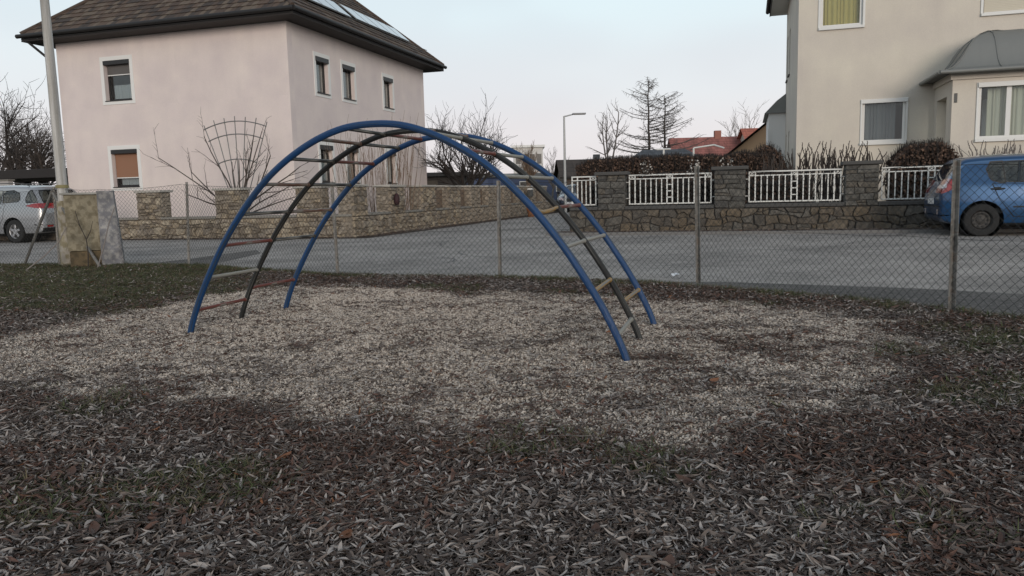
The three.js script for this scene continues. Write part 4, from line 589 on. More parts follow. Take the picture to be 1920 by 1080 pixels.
{ // dark car far down the side street, its front towards the camera
  const root = street('dark_blue_car', 'dark blue car parked far down the side street by the end of the wall', 'car', -8.55, 43.6, 'parked cars', Math.PI / 2 + Math.PI);
  const paint = phys([.012, .014, .028], .3, { metalness: .3, clearcoat: 1, clearcoatRoughness: .06 }); root.position.copy(W(-8.75, 43.5));
  buildCar(root, {
    L: 4.2, half: .87, round: .15, paint, rearX: .62, wheelR: .31, alloy: true, sill: .24,
    top: [[0, .80], [.03, .90], [.07, .97], [.14, 1.10], [.30, 1.37], [.45, 1.46], [1.4, 1.50], [2.0, 1.48], [2.4, 1.42], [2.85, 1.22], [3.25, 1.0], [3.4, .95], [3.8, .86], [4.05, .74], [4.14, .62], [4.2, .5]],
    bottom: [[0, .40], [.1, .25], [.4, .2], [3.7, .18], [4.1, .22], [4.2, .32]], plan: [[0, .66], [.06, .77], [.35, .85], [.8, .87], [2.8, .87], [3.4, .85], [3.8, .80], [4.05, .70], [4.2, .54]],
    tumble: [[.15, .93], [.5, 1.0], [.8, .985], [1.0, .935], [1.2, .86], [1.36, .79], [1.5, .74]], arches: [[.7, .31, .365], [3.3, .31, .36]],
    sideGlass: [[[.75, 1.2], [.85, 1.0], [1.66, .97], [1.62, 1.36], [.85, 1.34]], [[1.72, .97], [1.68, 1.355], [2.2, 1.33], [2.78, 1.03], [2.78, .95]]], lamps: [], doors: [],
    rearGlass: [], frontGlass: [[[-.56, 1.0], [.56, 1.0], [.48, 1.38], [-.48, 1.38]]],
    frontParts: [{ name: 'headlight', poly: [[.38, .62], [.68, .68], [.66, .82], [.42, .74]], mat: M.tailClear }, { name: 'headlight', poly: mirrorZ([[.38, .62], [.68, .68], [.66, .82], [.42, .74]]), mat: M.tailClear }, { name: 'grille', poly: [[-.36, .58], [.36, .58], [.36, .70], [-.36, .70]], mat: M.black }, { name: 'number_plate', poly: [[-.26, .44], [.26, .44], [.26, .54], [-.26, .54]], mat: plateMat }],
    handles: [], handleMat: M.black, mirror: [2.7, .98],
  });
}

// ---------------------------------------------------------------- bare trees and shrubs
function branch(tw, R, p, d, len, r, lv, o) {
  const n = lv === 0 ? 5 : lv === 1 ? 5 : 4, step = len / n; let q = p.clone(), dir = d.clone(), rr = r; const end = r * (o.taper ?? .45);
  for (let i = 0; i < n; i++) {
    dir.add(V(R() - .5, (R() - .5) * .7 + (o.up ?? .06), R() - .5).multiplyScalar(o.wob ?? .32)).normalize();
    const nq = q.clone().addScaledVector(dir, step), r1 = r + (end - r) * (i + 1) / n; tw.seg(q, nq, rr, r1, lv < 2 ? 5 : 3); q = nq; rr = r1;
    if (lv < o.levels && (i > 0 || lv > 0 || o.low)) { const kids = Math.floor(o.kids[lv] + R()); for (let k = 0; k < kids; k++) { const ax = V(R() - .5, R() - .5, R() - .5).cross(dir).normalize(), a = (o.ang ?? .75) * (.6 + R() * .7), cd = dir.clone().multiplyScalar(Math.cos(a)).addScaledVector(ax, Math.sin(a)); cd.y += o.lift ?? .12; branch(tw, R, q.clone(), cd.normalize(), len * (o.shrink ?? .6) * (.6 + R() * .6), Math.max(o.min ?? .005, rr * .62), lv + 1, o); } }
  }
}
function bareTree(name, label, category, pos, mat, seed, o, group) {
  const t = thing(name, label, category, pos, 0, group), R = rngOf(seed), trunk = new Twigs(), crown = new Twigs();
  const th = o.trunk, pts = [V(0, -.1, 0)]; for (let i = 1; i <= 4; i++) pts.push(V((R() - .5) * .12 * i * (o.lean ?? 1), th * i / 4, (R() - .5) * .12 * i)); trunk.line(pts, o.r, o.r * .8, 8);
  const top = pts[4]; for (let k = 0; k < o.stems; k++) { const a = k / o.stems * 6.28318 + R() * .8, w = o.open * (.5 + R() * .8); branch(crown, R, top.clone().add(V(0, -th * .15 * R(), 0)), V(Math.cos(a) * w, 1, Math.sin(a) * w).normalize(), o.len * (.75 + R() * .4), o.r * .55, 0, o); }
  mesh('trunk', trunk.geo(), mat, t); mesh('crown', crown.geo(), mat, t); return t;
}
// fruit tree at the end of the pink house garden
bareTree('bare_fruit_tree', 'wide bare fruit tree beyond the corner of the pink house', 'tree', V(-1.95, 0, -37), M.barkDark, 3, { trunk: 1.0, r: .16, stems: 9, open: .95, len: 2.4, levels: 3, kids: [1.5, 1.3, 1.0], up: .16, wob: .34, shrink: .58, ang: .8, lift: .2, min: .009 });
// trees behind the silver car
bareTree('bare_garden_tree', 'tall bare dark tree behind the carport', 'tree', V(-24.8, 0, -39), M.barkDark, 8, { trunk: 1.6, r: .22, stems: 6, open: .7, len: 2.9, levels: 3, kids: [1.8, 1.4, 1.1], up: .10, wob: .45, shrink: .6, ang: .85, lift: .1, min: .012 });
bareTree('bare_garden_tree', 'reddish bare tree right behind the pole, beside the carport', 'tree', V(-22.3, 0, -37), M.bark, 18, { trunk: 1.2, r: .15, stems: 6, open: .45, len: 2.4, levels: 3, kids: [1.5, 1.3, 1.0], up: .12, wob: .4, shrink: .55, ang: .8, min: .010 });
bareTree('bare_garden_tree', 'pale thin bare tree far behind the carport', 'tree', V(-31.8, 0, -48), M.barkGrey, 28, { trunk: 2, r: .2, stems: 6, open: .6, len: 3.1, levels: 3, kids: [1.8, 1.5, 1.1], up: .12, wob: .42, shrink: .6, ang: .8, min: .013 });
// far birch and twig trees
bareTree('bare_birch', 'slender bare tree left of the larch', 'tree', V(7.85, 0, -60), M.twigGrey, 33, { trunk: 2.4, r: .15, stems: 3, open: .22, len: 4.4, levels: 2, kids: [2.4, 1.5], up: .14, wob: .2, shrink: .32, ang: .8, min: .012 });
bareTree('bare_far_tree', 'thin bare tree rising behind the long red roof', 'tree', V(27.5, 0, -92), M.twigGrey, 39, { trunk: 4.5, r: .14, stems: 4, open: .35, len: 4.6, levels: 2, kids: [1.6, 1.2], up: .2, wob: .25, shrink: .5, ang: .6, min: .02 });
bareTree('bare_far_tree', 'small tan twiggy tree left of the street lamp', 'tree', V(1.25, 0, -52), M.twigTan, 44, { trunk: 1.4, r: .1, stems: 8, open: .5, len: 1.75, levels: 3, kids: [1.5, 1.3, 1.0], up: .2, wob: .3, shrink: .5, ang: .6, min: .011 });
bareTree('bare_far_tree', 'little pale bare tree right beside the street lamp', 'tree', V(3.1, 0, -56), M.twigGrey, 47, { trunk: 1.4, r: .08, stems: 6, open: .6, len: 1.7, levels: 3, kids: [1.3, 1.1, .8], up: .2, wob: .3, shrink: .5, ang: .6, min: .010 });
// larch with two stems: level boughs, each with short hanging twigs
function larch(label, pos, h, spread, seed, low) {
  const t = thing('bare_larch', label, 'tree', pos), R = rngOf(seed), tr = new Twigs(), cr = new Twigs(); const pts = []; for (let i = 0; i <= 8; i++) pts.push(V((R() - .5) * .12, h * i / 8 - .1, (R() - .5) * .12)); tr.line(pts, .17, .025, 7); mesh('trunk', tr.geo(), M.bark, t);
  for (let y = low; y < h * .985; y += .17 + R() * .12) for (let k = 0; k < 2; k++) {
    const a = R() * 6.28318, f = 1 - (y - low) / (h - low), len = spread * (.25 + .75 * Math.pow(f, .75)) * (.65 + R() * .5), n = 8; let q = V(0, y, 0), dir = V(Math.cos(a), .12 - f * .25, Math.sin(a)); let r = .020 + .035 * f;
    for (let i = 0; i < n; i++) { dir.y += .075; dir.x += (R() - .5) * .22; dir.z += (R() - .5) * .22; const nq = q.clone().addScaledVector(dir.clone().normalize(), len / n); cr.seg(q, nq, r, r * .86, 4); r *= .86; for (let m = 0; m < 3; m++) { const s = V((R() - .5), .15 - R() * .7, (R() - .5)).normalize().multiplyScalar(.16 + .3 * R()); const mid = q.clone().lerp(nq, R()); cr.seg(mid, mid.clone().add(s), .011, .006, 3); } q = nq; }
  }
  mesh('crown', cr.geo(), M.barkGrey, t);
}
larch('tall bare larch with level boughs behind the hedge', V(10.75, 0, -60), 9.35, 4.0, 51, 3.2);
larch('slimmer second larch stem close beside the tall larch', V(12.1, 0, -60.6), 8.3, 3.6, 57, 3.2);
// shrub with the fan trellis in front of the pink house
{
  const p = W(-14.75, 20.2), R = rngOf(62), t = thing('bare_shrub', 'wide bare shrub in front of the fan trellis by the pink house', 'shrub', p); const tw = new Twigs(), o = { levels: 2, kids: [.75, .6], up: .05, wob: .2, shrink: .36, ang: .6, lift: .08, min: .006, low: false };
  const arms = [[-2.5, 1.75], [-1.9, .8], [-1.15, 2.3], [-.7, 1.6], [-.1, 1.7], [.45, 1.6], [.95, 2.4], [.7, 2.2], [1.4, 1.6], [2.0, 1.35], [1.7, .8], [-1.7, 1.3], [2.1, .5]];
  for (const [dx, dy] of arms) { const e = V(dx * cT, dy, dx * sT + (R() - .5) * .5); branch(tw, R, V((R() - .5) * .12, .55 + R() * .3, (R() - .5) * .12), e.clone().normalize(), e.length(), .026 + R() * .01, 0, o); }
  const tk = new Twigs(); tk.line([V(0, 0, 0), V(.03, .4, 0), V(0, .95, 0)], .085, .06, 8); mesh('trunk', tk.geo(), M.barkDark, t); mesh('crown', tw.geo(), M.bark, t);
  const f = street('fan_trellis', 'grey fan-shaped trellis behind the bare shrub', 'trellis', -15.5, 21.2), c = V(.0, .35, 0);
  for (let i = 0; i < 7; i++) { const a = (-.36 + .72 * i / 6); mesh('slat', bar(c.clone().add(V(Math.sin(a) * .5, Math.cos(a) * .5, 0)), c.clone().add(V(Math.sin(a) * 3.32, Math.cos(a) * 3.32 + .02 * (i % 2), 0)), .014, .014, 6), M.steel, f); }
  for (const r of [2.0, 2.78, 3.18]) { const l = []; for (let i = 0; i <= 16; i++) { const a = -.37 + .74 * i / 16; l.push(V(Math.sin(a) * r, .35 + Math.cos(a) * r, .03)); } const b = new Twigs(); b.line(l, .018, .018, 6); mesh('arc', b.geo(), M.steel, f); }
}
// upright shoots by the side of the pink house
function shoots(name, label, s, n, wx, wz, count, h, mat, seed, lean = .12, group) {
  const t = thing(name, label, 'shrub', W(s, n), -TH, group), R = rngOf(seed), tw = new Twigs();
  for (let i = 0; i < count; i++) { const x = (R() - .5) * wx, z = (R() - .5) * wz, hh = h * (.6 + R() * .45); let q = V(x * .8, 0, z * .8), d = V(x * lean + (R() - .5) * .1, 1, z * lean + (R() - .5) * .1).normalize(); const k = 6; for (let j = 0; j < k; j++) { d.add(V((R() - .5) * .1, .03, (R() - .5) * .1)).normalize(); const e = q.clone().addScaledVector(d, hh / k); tw.seg(q, e, .011 * (1 - j / k * .6), .011 * (1 - (j + 1) / k * .6), 3); if (j > 2 && R() < .5) tw.seg(e, e.clone().add(V((R() - .5) * .3, .3 + R() * .3, (R() - .5) * .3)), .006, .003, 3); q = e; } }
  mesh('stems', tw.geo(), mat, t); return t;
}
shoots('upright_shrub', 'tall tan upright shoots beside the side wall of the pink house', -11.0, 21.9, 2.6, 1.4, 110, 3.0, M.twigTan, 71);
// pruned bare hedge plants in front of the beige house
function knobbly(label, s, n, w, d, h, seed, mat) {
  const t = thing('pruned_shrub', label, 'shrub', W(s, n), -TH, 'shrubs in front of the beige house'), R = rngOf(seed), tw = new Twigs();
  for (let i = 0; i < w * 38; i++) { const x = (R() - .5) * w, z = (R() - .5) * d, o = { levels: 2, kids: [.9, 1.0], up: .35, wob: .36, shrink: .15, ang: .7, lift: .4, min: .011, taper: .75 }; branch(tw, R, V(x, 0, z), V((R() - .5) * .5, 1, (R() - .5) * .5).normalize(), h * (.88 + R() * .14), .021, 0, o); }
  mesh('branches', tw.geo(), mat, t); return t;
}
knobbly('knobbly pruned bare shrub below the net-curtained window of the beige house', 2.0, 20.7, 1.75, .5, 1.85, 81, M.bark);
knobbly('small bare shrub in front of the bay window of the beige house', 6.3, 22.3, 1.6, .4, 1.85, 83, M.twigGrey);
knobbly('thin bare shrub at the corner of the beige house', .75, 20.9, .6, .5, 1.75, 85, M.bark);
// leafy brown bushes and the long hedge: twigs and dead leaves through the whole volume
function brush(name, label, cat, pos, turn, w, d, h, y0, n, seed, mat, mat2, round, group) {
  const t = thing(name, label, cat, pos, turn, group), R = rngOf(seed), tw = new Twigs(), a = new Twigs(), b = new Twigs();
  const topAt = (x) => h * (1 - round * Math.pow(Math.abs(x / (w / 2)), 2.5)) * (.9 + .16 * fbm(x * 1.3 + seed, seed, 3, seed));
  for (let i = 0; i < n; i++) { const x = (R() - .5) * w, z = (R() - .5) * d, H = topAt(x), y = y0 + (H - y0) * Math.pow(R(), .8); const sz = .011 + R() * .016, u = V(R() - .5, R() - .5, R() - .5).normalize(), v = V(R() - .5, R() - .5, R() - .5).cross(u).normalize(); (R() < .7 ? a : b).quad(V(x, y, z), u.multiplyScalar(sz * 1.5), v.multiplyScalar(sz)); }
  for (let i = 0; i < n * .06; i++) { const x = (R() - .5) * w, z = (R() - .5) * d, H = topAt(x) * (1.0 + R() * .06), y = y0 + (H - y0) * (.2 + R() * .55); tw.seg(V(x, y, z), V(x + (R() - .5) * .25, H, z + (R() - .5) * .25), .007, .004, 3); }
  for (let i = 0; i < w * 6; i++) { const x = (R() - .5) * w; tw.seg(V(x, 0, (R() - .5) * d * .6), V(x + (R() - .5) * .3, topAt(x) * .75, (R() - .5) * d * .6), .02, .01, 4); }
  mesh('twigs', tw.geo(), M.barkDark, t); mesh('foliage', a.geo(), mat, t); mesh('foliage', b.geo(), mat2, t); return t;
}
brush('brown_bush', 'dense rounded brown bush in front of the doorway of the beige house', 'bush', W(4.0, 20.8), -TH, 1.45, .9, 2.02, .5, 8000, 91, M.hedgeLeaf, M.hedgeLeaf2, .18);
brush('brown_bush', 'brown bush with dead leaves by the grey annex of the beige house', 'bush', W(.55, 26), -TH, 1.3, 1.2, 2.3, .3, 6500, 95, M.hedgeLeaf, M.hedgeLeaf2, .3);
brush('brown_hedge', 'long dark brown hedge behind the white railings', 'hedge', W(-2.4, 25.5), -TH, 6.0, 1.0, 2.12, 0, 52000, 97, M.hedgeLeaf, M.hedgeLeaf2, .06);
brush('brown_hedge', 'low dark hedge right behind the dark stone wall', 'hedge', W(-1.3, 20.6), -TH, 5.6, .7, 1.25, 0, 26000, 98, std([.03, .026, .02], .95, { side: THREE.DoubleSide }), M.hedgeLeaf, .05);
for (const [s, n, l] of [[-3.0, 24.3, 'small white-flowering shrub on a thin stem, near the short railing'], [-1.6, 24.4, 'small white-flowering shrub below the white clothes-line frame'], [-.6, 24.4, 'small pale white-flowering shrub nearest the beige house']]) {
  const t = thing('white_flowering_shrub', l, 'shrub', W(s, n), -TH, 'white flowering shrubs in the garden'), R = rngOf(Math.round(s * 10) + 500), a = new Twigs(), tw = new Twigs(); tw.line([V(0, 0, 0), V(.02, 1, 0), V(0, 1.85, 0)], .018, .008, 5);
  for (let i = 0; i < 42; i++) { const q = V((R() - .5) * .4, 1.5 + R() * .45, (R() - .5) * .5), u = V(R() - .5, R() - .5, R() - .5).normalize(), v = V(R() - .5, R() - .5, R() - .5).cross(u).normalize(); a.quad(q, u.multiplyScalar(.024), v.multiplyScalar(.02)); tw.seg(V(0, 1.4, 0), q, .004, .003, 3); }
  mesh('stem', tw.geo(), M.bark, t); mesh('blossom', a.geo(), std([.55, .52, .48], .9, { side: THREE.DoubleSide }), t);
}

// ---------------------------------------------------------------- beyond the street
{ const t = thing('street_lamp', 'slim pale grey street lamp with a flat arm down the side street', 'lamp', V(2.72, 0, -38)); mesh('pole', new THREE.CylinderGeometry(.045, .075, 4.7, 14).translate(0, 2.35, 0), std([.42, .43, .43], .5, { metalness: .3 }), t); mesh('arm', bar(V(0, 4.68, 0), V(.45, 4.78, 0), .035, .03, 8), std([.42, .43, .43], .5, { metalness: .3 }), t); const hd = mesh('lamp_head', rbox(.4, 1.05, 4.76, 4.83, -.13, .13, .02, 2), std([.20, .21, .22], .5, { metalness: .3 }), t); mesh('lamp_lens', box(.5, 1.0, 4.752, 4.758, -.1, .1), std([.5, .5, .48], .3), hd); }
{ const t = thing('clothes_line_frame', 'white tubular clothes-line frame behind the brown hedge', 'frame', W(-1.9, 28.5), -TH); mesh('post', bar(V(-1.0, 0, 0), V(-1.0, 2.5, 0), .035, .035, 8), M.white, t); mesh('post', bar(V(.05, 0, 0), V(.05, 2.5, 0), .035, .035, 8), M.white, t); mesh('crossbar', merge([bar(V(.05, 2.5, 0), V(.75, 2.58, 0), .03, .03, 8), bar(V(.75, 2.58, 0), V(1.1, 2.45, .2), .03, .03, 8)]), M.white, t); mesh('crossbar', bar(V(-1.25, 2.5, 0), V(-.75, 2.5, 0), .03, .03, 8), M.white, t); }
// simple houses far behind, with walls, gable or hip roof, windows
function farHouse(name, label, pos, turn, w, d, h, rise, wallMat, roofMat, wins, hip = 0, over = .35) {
  const t = thing(name, label, 'house', pos, turn); const sh = new THREE.Shape([[-d / 2, 0], [d / 2, 0], [d / 2, h], [0, h + (hip ? 0 : rise)], [-d / 2, h]].map((q) => new THREE.Vector2(...q))); const g = new THREE.ExtrudeGeometry(sh, { depth: w, bevelEnabled: false }); g.rotateY(Math.PI / 2); g.translate(-w / 2, 0, 0); mesh('wall', g, wallMat, t);
  const x0 = -w / 2 - over, x1 = w / 2 + over, z0 = -d / 2 - over, z1 = d / 2 + over, y = h - over * rise / (d / 2) + .12, T = h + rise + .12, P = [], k = hip; const q = { a: V(x0, y, z1), b: V(x1, y, z1), c: V(x1, y, z0), e: V(x0, y, z0), f: V(x0 + k, T, 0), g: V(x1 - k, T, 0) };
  for (const l of [q.a, q.b, q.g, q.a, q.g, q.f, q.c, q.e, q.f, q.c, q.f, q.g, ...(hip ? [q.b, q.c, q.g, q.e, q.a, q.f] : [])]) P.push(l.x, l.y, l.z); const rg = new THREE.BufferGeometry(); rg.setAttribute('position', new THREE.Float32BufferAttribute(P, 3)); rg.setAttribute('uv', new THREE.Float32BufferAttribute(P.filter((_, i) => i % 3 !== 2).map((v) => v), 2)); rg.computeVertexNormals(); const rf = mesh('roof', rg, roofMat, t);
  mesh('eave', merge([box(x0, x1, y - .12, y - .01, z1 - .05, z1), box(x0, x1, y - .12, y - .01, z0, z0 + .05)]), M.darkWood, rf);
  for (const [a, b, c, e] of wins) { const f = mesh('window', merge([box(a, b, c, e, d / 2 + .005, d / 2 + .03)]), M.white, t); mesh('pane', box(a + .07, b - .07, c + .07, e - .07, d / 2 + .031, d / 2 + .036), M.blackGloss, f); }
  return t;
}
const roofTile = (r, g, b, seed) => std([1, 1, 1], .9, { map: tex(256, (u, v, i, j) => { const a = fbm(u * 6, v * 6, 3, seed, 6), k = .8 + a * .3 + ((j % 16) < 3 ? -.16 : 0) + (hash2(i >> 3, j >> 4, seed) - .5) * .14; return [r * k, g * k, b * k]; }, true, 4) });
const M_redRoof = roofTile(152, 98, 90, 601), M_redRoof2 = roofTile(166, 100, 84, 607), M_greyRoof = roofTile(92, 94, 98, 611), M_brownRoof = roofTile(74, 62, 54, 617);
{ const t = farHouse('red_roofed_house', 'long low house with a red tiled roof behind the larch', V(21.2, 0, -76), -.05, 10.5, 8, 3.0, 2.9, std([.5, .47, .42], .9), M_redRoof, [[-4, -3, 1, 2.2], [0, 1, 1, 2.2], [3, 4, 1, 2.2]]); mesh('chimney', box(-1.2, -.6, 5.2, 6.6, -.3, .3), std([.30, .13, .10], .9), t); }
farHouse('red_roofed_house', 'taller house with a bright red roof beside the orange gable', V(25.5, 0, -74), -.05, 6.4, 8, 3.9, 2.6, std([.5, .45, .38], .9), M_redRoof2, [[-2, -1.1, 2.2, 3.3]]);
farHouse('orange_gabled_house', 'house with an orange gable and dark eaves behind the annex', V(16.6, 0, -47), 1.22, 7, 6.0, 2.9, 2.4, std([.56, .36, .22], .9), M_brownRoof, [], 0, .45);
farHouse('grey_roofed_house', 'low house with a grey hipped roof behind the hedge', V(11.3, 0, -57), 0, 5.6, 6, 2.7, 1.15, std([.40, .38, .36], .9), M_greyRoof, [[-1.5, -.6, 1, 2]], 1.6);
{ const t = farHouse('brown_roofed_house', 'low house with a dark brown roof at the end of the side street', V(7.2, 0, -49), .0, 8.0, 7, 1.9, 1.05, std([.13, .10, .08], .9), M_brownRoof, [[-2.8, -2, .8, 1.5]], 0, .25); mesh('chimney', box(-1.9, -1.5, 2.7, 3.35, -.2, .2), M_greyRoof, t); }
{ const t = thing('blue_hall', 'low hall with blue cladding and flat grey roof at the end of the side street', 'hall', V(.6, 0, -62)); mesh('wall', box(-5, 9, 0, 2.35, -4, 0), std([.035, .055, .12], .7), t); mesh('roof', box(-5.3, 9.3, 2.36, 2.62, -4.3, .35), std([.14, .145, .15], .8), t); for (let i = 0; i < 5; i++) mesh('panel', box(-4.6 + i * 2.7, -2.3 + i * 2.7, .3, 2.2, .004, .03), std([.04, .065, .14], .6), t); for (let i = 0; i < 3; i++) { const f = mesh('window', box(.2 + i * 2.9, 1.0 + i * 2.9, 1.1, 2.0, .031, .05), M.white, t); mesh('pane', box(.26 + i * 2.9, .94 + i * 2.9, 1.16, 1.94, .051, .056), M.blackGloss, f); } }
{ const t = thing('dark_shed', 'low dark shed with a flat roof beside the fruit tree', 'shed', V(-5.1, 0, -50)); mesh('wall', box(-2.2, 2.2, 0, 2.25, -3, 0), std([.05, .045, .042], .9), t); mesh('roof', box(-2.5, 2.6, 2.26, 2.5, -3.2, .4), std([.035, .034, .034], .8), t); const d = mesh('door', box(-.5, .5, 0, 2, .004, .05), std([.09, .075, .06], .8), t); mesh('handle', box(.35, .42, .95, 1.05, .052, .08), M.steelDark, d); mesh('window', box(-1.9, -1, 1.1, 1.8, .004, .03), M.blackGloss, t); }
{ const t = thing('white_block', 'far white flat-roofed building above the blue hall', 'building', V(2.9, 0, -112)); mesh('wall', box(-2.2, 2.0, 0, 7.5, -8, 0), std([.62, .60, .58], .85), t); mesh('roof', box(-2.5, 2.3, 7.52, 7.85, -8.3, .3), M.trim, t); for (let i = 0; i < 4; i++) { const f = mesh('window', box(-1.9 + i, -1.2 + i, 5.2, 6.6, .004, .05), M.steel, t); mesh('pane', box(-1.85 + i, -1.25 + i, 5.25, 6.55, .051, .06), M.blackGloss, f); } }
{ const t = street('carport', 'low dark flat-roofed carport behind the silver car', 'carport', -28, 24.5); mesh('roof', rbox(-4.5, 2.25, 2.14, 2.50, -4, 0, .02), M.darkWood, t); for (const x of [-4.3, -1.2, 2.05]) for (const z of [-.15, -3.8]) mesh('post', box(x - .07, x + .07, 0, 2.14, z - .07, z + .07), M.darkWood, t); mesh('back_wall', box(-4.4, 2.2, 0, 1.9, -3.72, -3.66), std([.30, .28, .27], .9), t); }
{ const t = street('pale_garden_wall', 'pale plastered garden wall behind the silver car', 'wall', -28, 21.5); mesh('wall', rbox(-6, 2.6, 0, 1.95, -.2, 0, .01), std([.40, .38, .37], .9), t); mesh('coping', rbox(-6.05, 2.65, 1.952, 2.0, -.24, .04, .01), M_slabPale, t); }

// ---------------------------------------------------------------- ground cover: stones, leaves, grass, all real pieces
const R = rngOf(2024), m4 = new THREE.Matrix4(), qt = new THREE.Quaternion(), eu = new THREE.Euler(), col = new THREE.Color();
function instanced(name, geo, mat, list, parent) { const im = new THREE.InstancedMesh(geo, mat, list.length); im.name = parent ? name : numbered(name); list.forEach((e, i) => { eu.set(e.rx, e.ry, e.rz, 'YXZ'); qt.setFromEuler(eu); m4.compose(V(e.x, e.y, e.z), qt, V(e.sx, e.sy, e.sz)); im.setMatrixAt(i, m4); im.setColorAt(i, col.setRGB(...e.c)); }); im.castShadow = im.receiveShadow = true; (parent || scene).add(im); return im; }
function leafGeo(curl, fold, w, bend) {   // a narrow lance-shaped leaf, 1 long, folded along the midrib and curled
  const st = [[-.5, .02], [-.38, .55], [-.15, 1], [.12, .92], [.34, .5], [.5, .02]], P = [], idx = []; for (const [x, k] of st) { const y = curl * (x * x - .08), z0 = bend * (x * x); for (const s of [-1, 0, 1]) P.push(x, y + Math.abs(s) * fold * k, z0 + s * w * .5 * k); }
  for (let i = 0; i < st.length - 1; i++) for (let j = 0; j < 2; j++) { const a = i * 3 + j, b = a + 3; idx.push(a, a + 1, b, a + 1, b + 1, b); } const g = new THREE.BufferGeometry(); g.setAttribute('position', new THREE.Float32BufferAttribute(P, 3)); g.setAttribute('uv', new THREE.Float32BufferAttribute(new Float32Array(P.length / 3 * 2), 2)); g.setIndex(idx); g.computeVertexNormals(); return g;
}
const inView = (x, z, m = 1.1) => z < -1.35 && Math.abs(x) < .71 * -z + m;
const grassy = (x, z) => { const a = sstep(-2.9, -4.6, x + (fbm(x, z, 3, 111) - .5) * 2.4) * sstep(-6.5, -8.6, z + (fbm(x * 1.3, z * 1.3, 3, 112) - .5) * 2.5); const b = sstep(.56, .68, fbm(x * 1.9 + 9, z * 1.9, 3, 113)) * .85; const c = sstep(.4, .0, Math.abs(edgeD(x, z) - .15)) * .4; return Math.max(a, b, c) * (1 - pitM(x, z)); };
const grassyF = cached(grassy);
const patchF = cached((x, z) => fbm(x * 4.2 + 3, z * 7.5, 4, 121) * .7 + .3 * fbm(x * 1.1, z * 1.4, 3, 122), -19, 12, -17, 6, .05), clumpF = cached((x, z) => fbm(x * 3, z * 3.5, 4, 124), -19, 12, -17, 6, .05);
const leafTone = cached((x, z) => (fbm(x * 1.4 + 4, z * 2.0, 4, 131) - .5) * 1.5, -19, 12, -17, 6, .15);
const leafCol = (x, z) => { const w = clamp(leafTone(x, z), -.24, .24); let t = R(); t = w > 0 ? t * (1 - w) + w * .93 * (.6 + .4 * R()) : t * (1 + w * 1.3); const k = .75 + R() * .55; if (t < .22) return [.315 * k, .28 * k, .255 * k]; if (t < .45) return [.155 * k, .122 * k, .103 * k]; if (t < .70) return [.062 * k, .045 * k, .038 * k]; if (t < .965) return [.108 * k, .058 * k, .042 * k]; return [.19 * k, .08 * k, .036 * k]; };
{
  const lists = [[], [], [], []];
  const push = (x, z, h, sc = 1) => { const fr = R(), len = (fr < .34 ? .010 + R() * .014 : fr < .88 ? .025 + R() * .025 : .046 + R() * .026) * sc; lists[Math.floor(R() * 4)].push({ x, y: h, z, rx: (R() - .5) * 1.0, ry: R() * 6.28318, rz: (R() - .5) * .9, sx: len, sy: len, sz: len * (.7 + R() * .55 + (fr < .36 ? .9 * R() : 0)), c: leafCol(x, z) }); };
  const N = 1700000; let made = 0;
  for (let i = 0; i < N && made < 560000; i++) {
    const u = R(), z = -1.35 - 14.2 * Math.pow(u, 1.18), x = (R() * 2 - 1) * (.71 * -z + 1.1); const e = edgeD(x, z); if (e < -.05 || !inView(x, z)) continue;
    const pm = pitM(x, z), g = grassyF(x, z), patch = patchF(x, z), near = sstep(-6.2, -3.2, z);
    let d = (1 - pm) * (1 - .78 * g) * (.30 + 1.15 * clumpF(x, z)) + pm * (.085 + .36 * sstep(.53, .72, patch + .05 * near + .03 * sstep(-2.5, .5, x)));
    if (x < -3.2 && z < -7) d *= .8; const far = sstep(-3.4, -9, z); d *= 1 - .45 * far; d *= sstep(-.05, .35, e + (R() - .5) * .4);
    if (R() > d) continue; made++; push(x, z, heightF(x, z) + .004 + pm * .011 + R() * .036 * (1 - pm * .7), 1 + .1 * far);
  }
  for (let i = 0; i < 900; i++) { const x = -9 + R() * 16, z = -13.8 + R() * 8, e = edgeD(x, z); if (e < 0 && e > -.9 * R() * R()) push(x, z, .008 + R() * .006); }
  for (let i = 0; i < 9000; i++) { const s = -4.6 + R() * 12, n = 18.5 + .75 * Math.pow(R(), .6), q = W(s, n); if (R() < .8) push(q.x, q.z, .056 + R() * .015, 1.2); }
  for (let i = 0; i < 9000; i++) { const q = R() < .4 ? W(-18 + R() * 8.2, 18.15 - .35 * Math.pow(R(), 2)) : W(-9.85 + .4 * Math.pow(R(), 2), 18.2 + R() * 16); push(q.x, q.z, .01 + R() * .02, 1.3); }
  const g = new THREE.Group(); g.name = numbered('leaf_litter'); scene.add(g); g.userData.kind = 'stuff'; g.userData.label = 'fallen narrow grey-brown leaves covering the playground'; g.userData.category = 'leaves';
  const lm = std([1, 1, 1], .85, { side: THREE.DoubleSide });
  [leafGeo(.5, .05, .18, .1), leafGeo(-.35, .07, .23, -.15), leafGeo(.15, .03, .19, .28), leafGeo(.9, .07, .16, 0)].forEach((q, i) => instanced('leaves', q, lm, lists[i], g));
  console.log('leaves', lists.map((l) => l.length).join(' '));
}
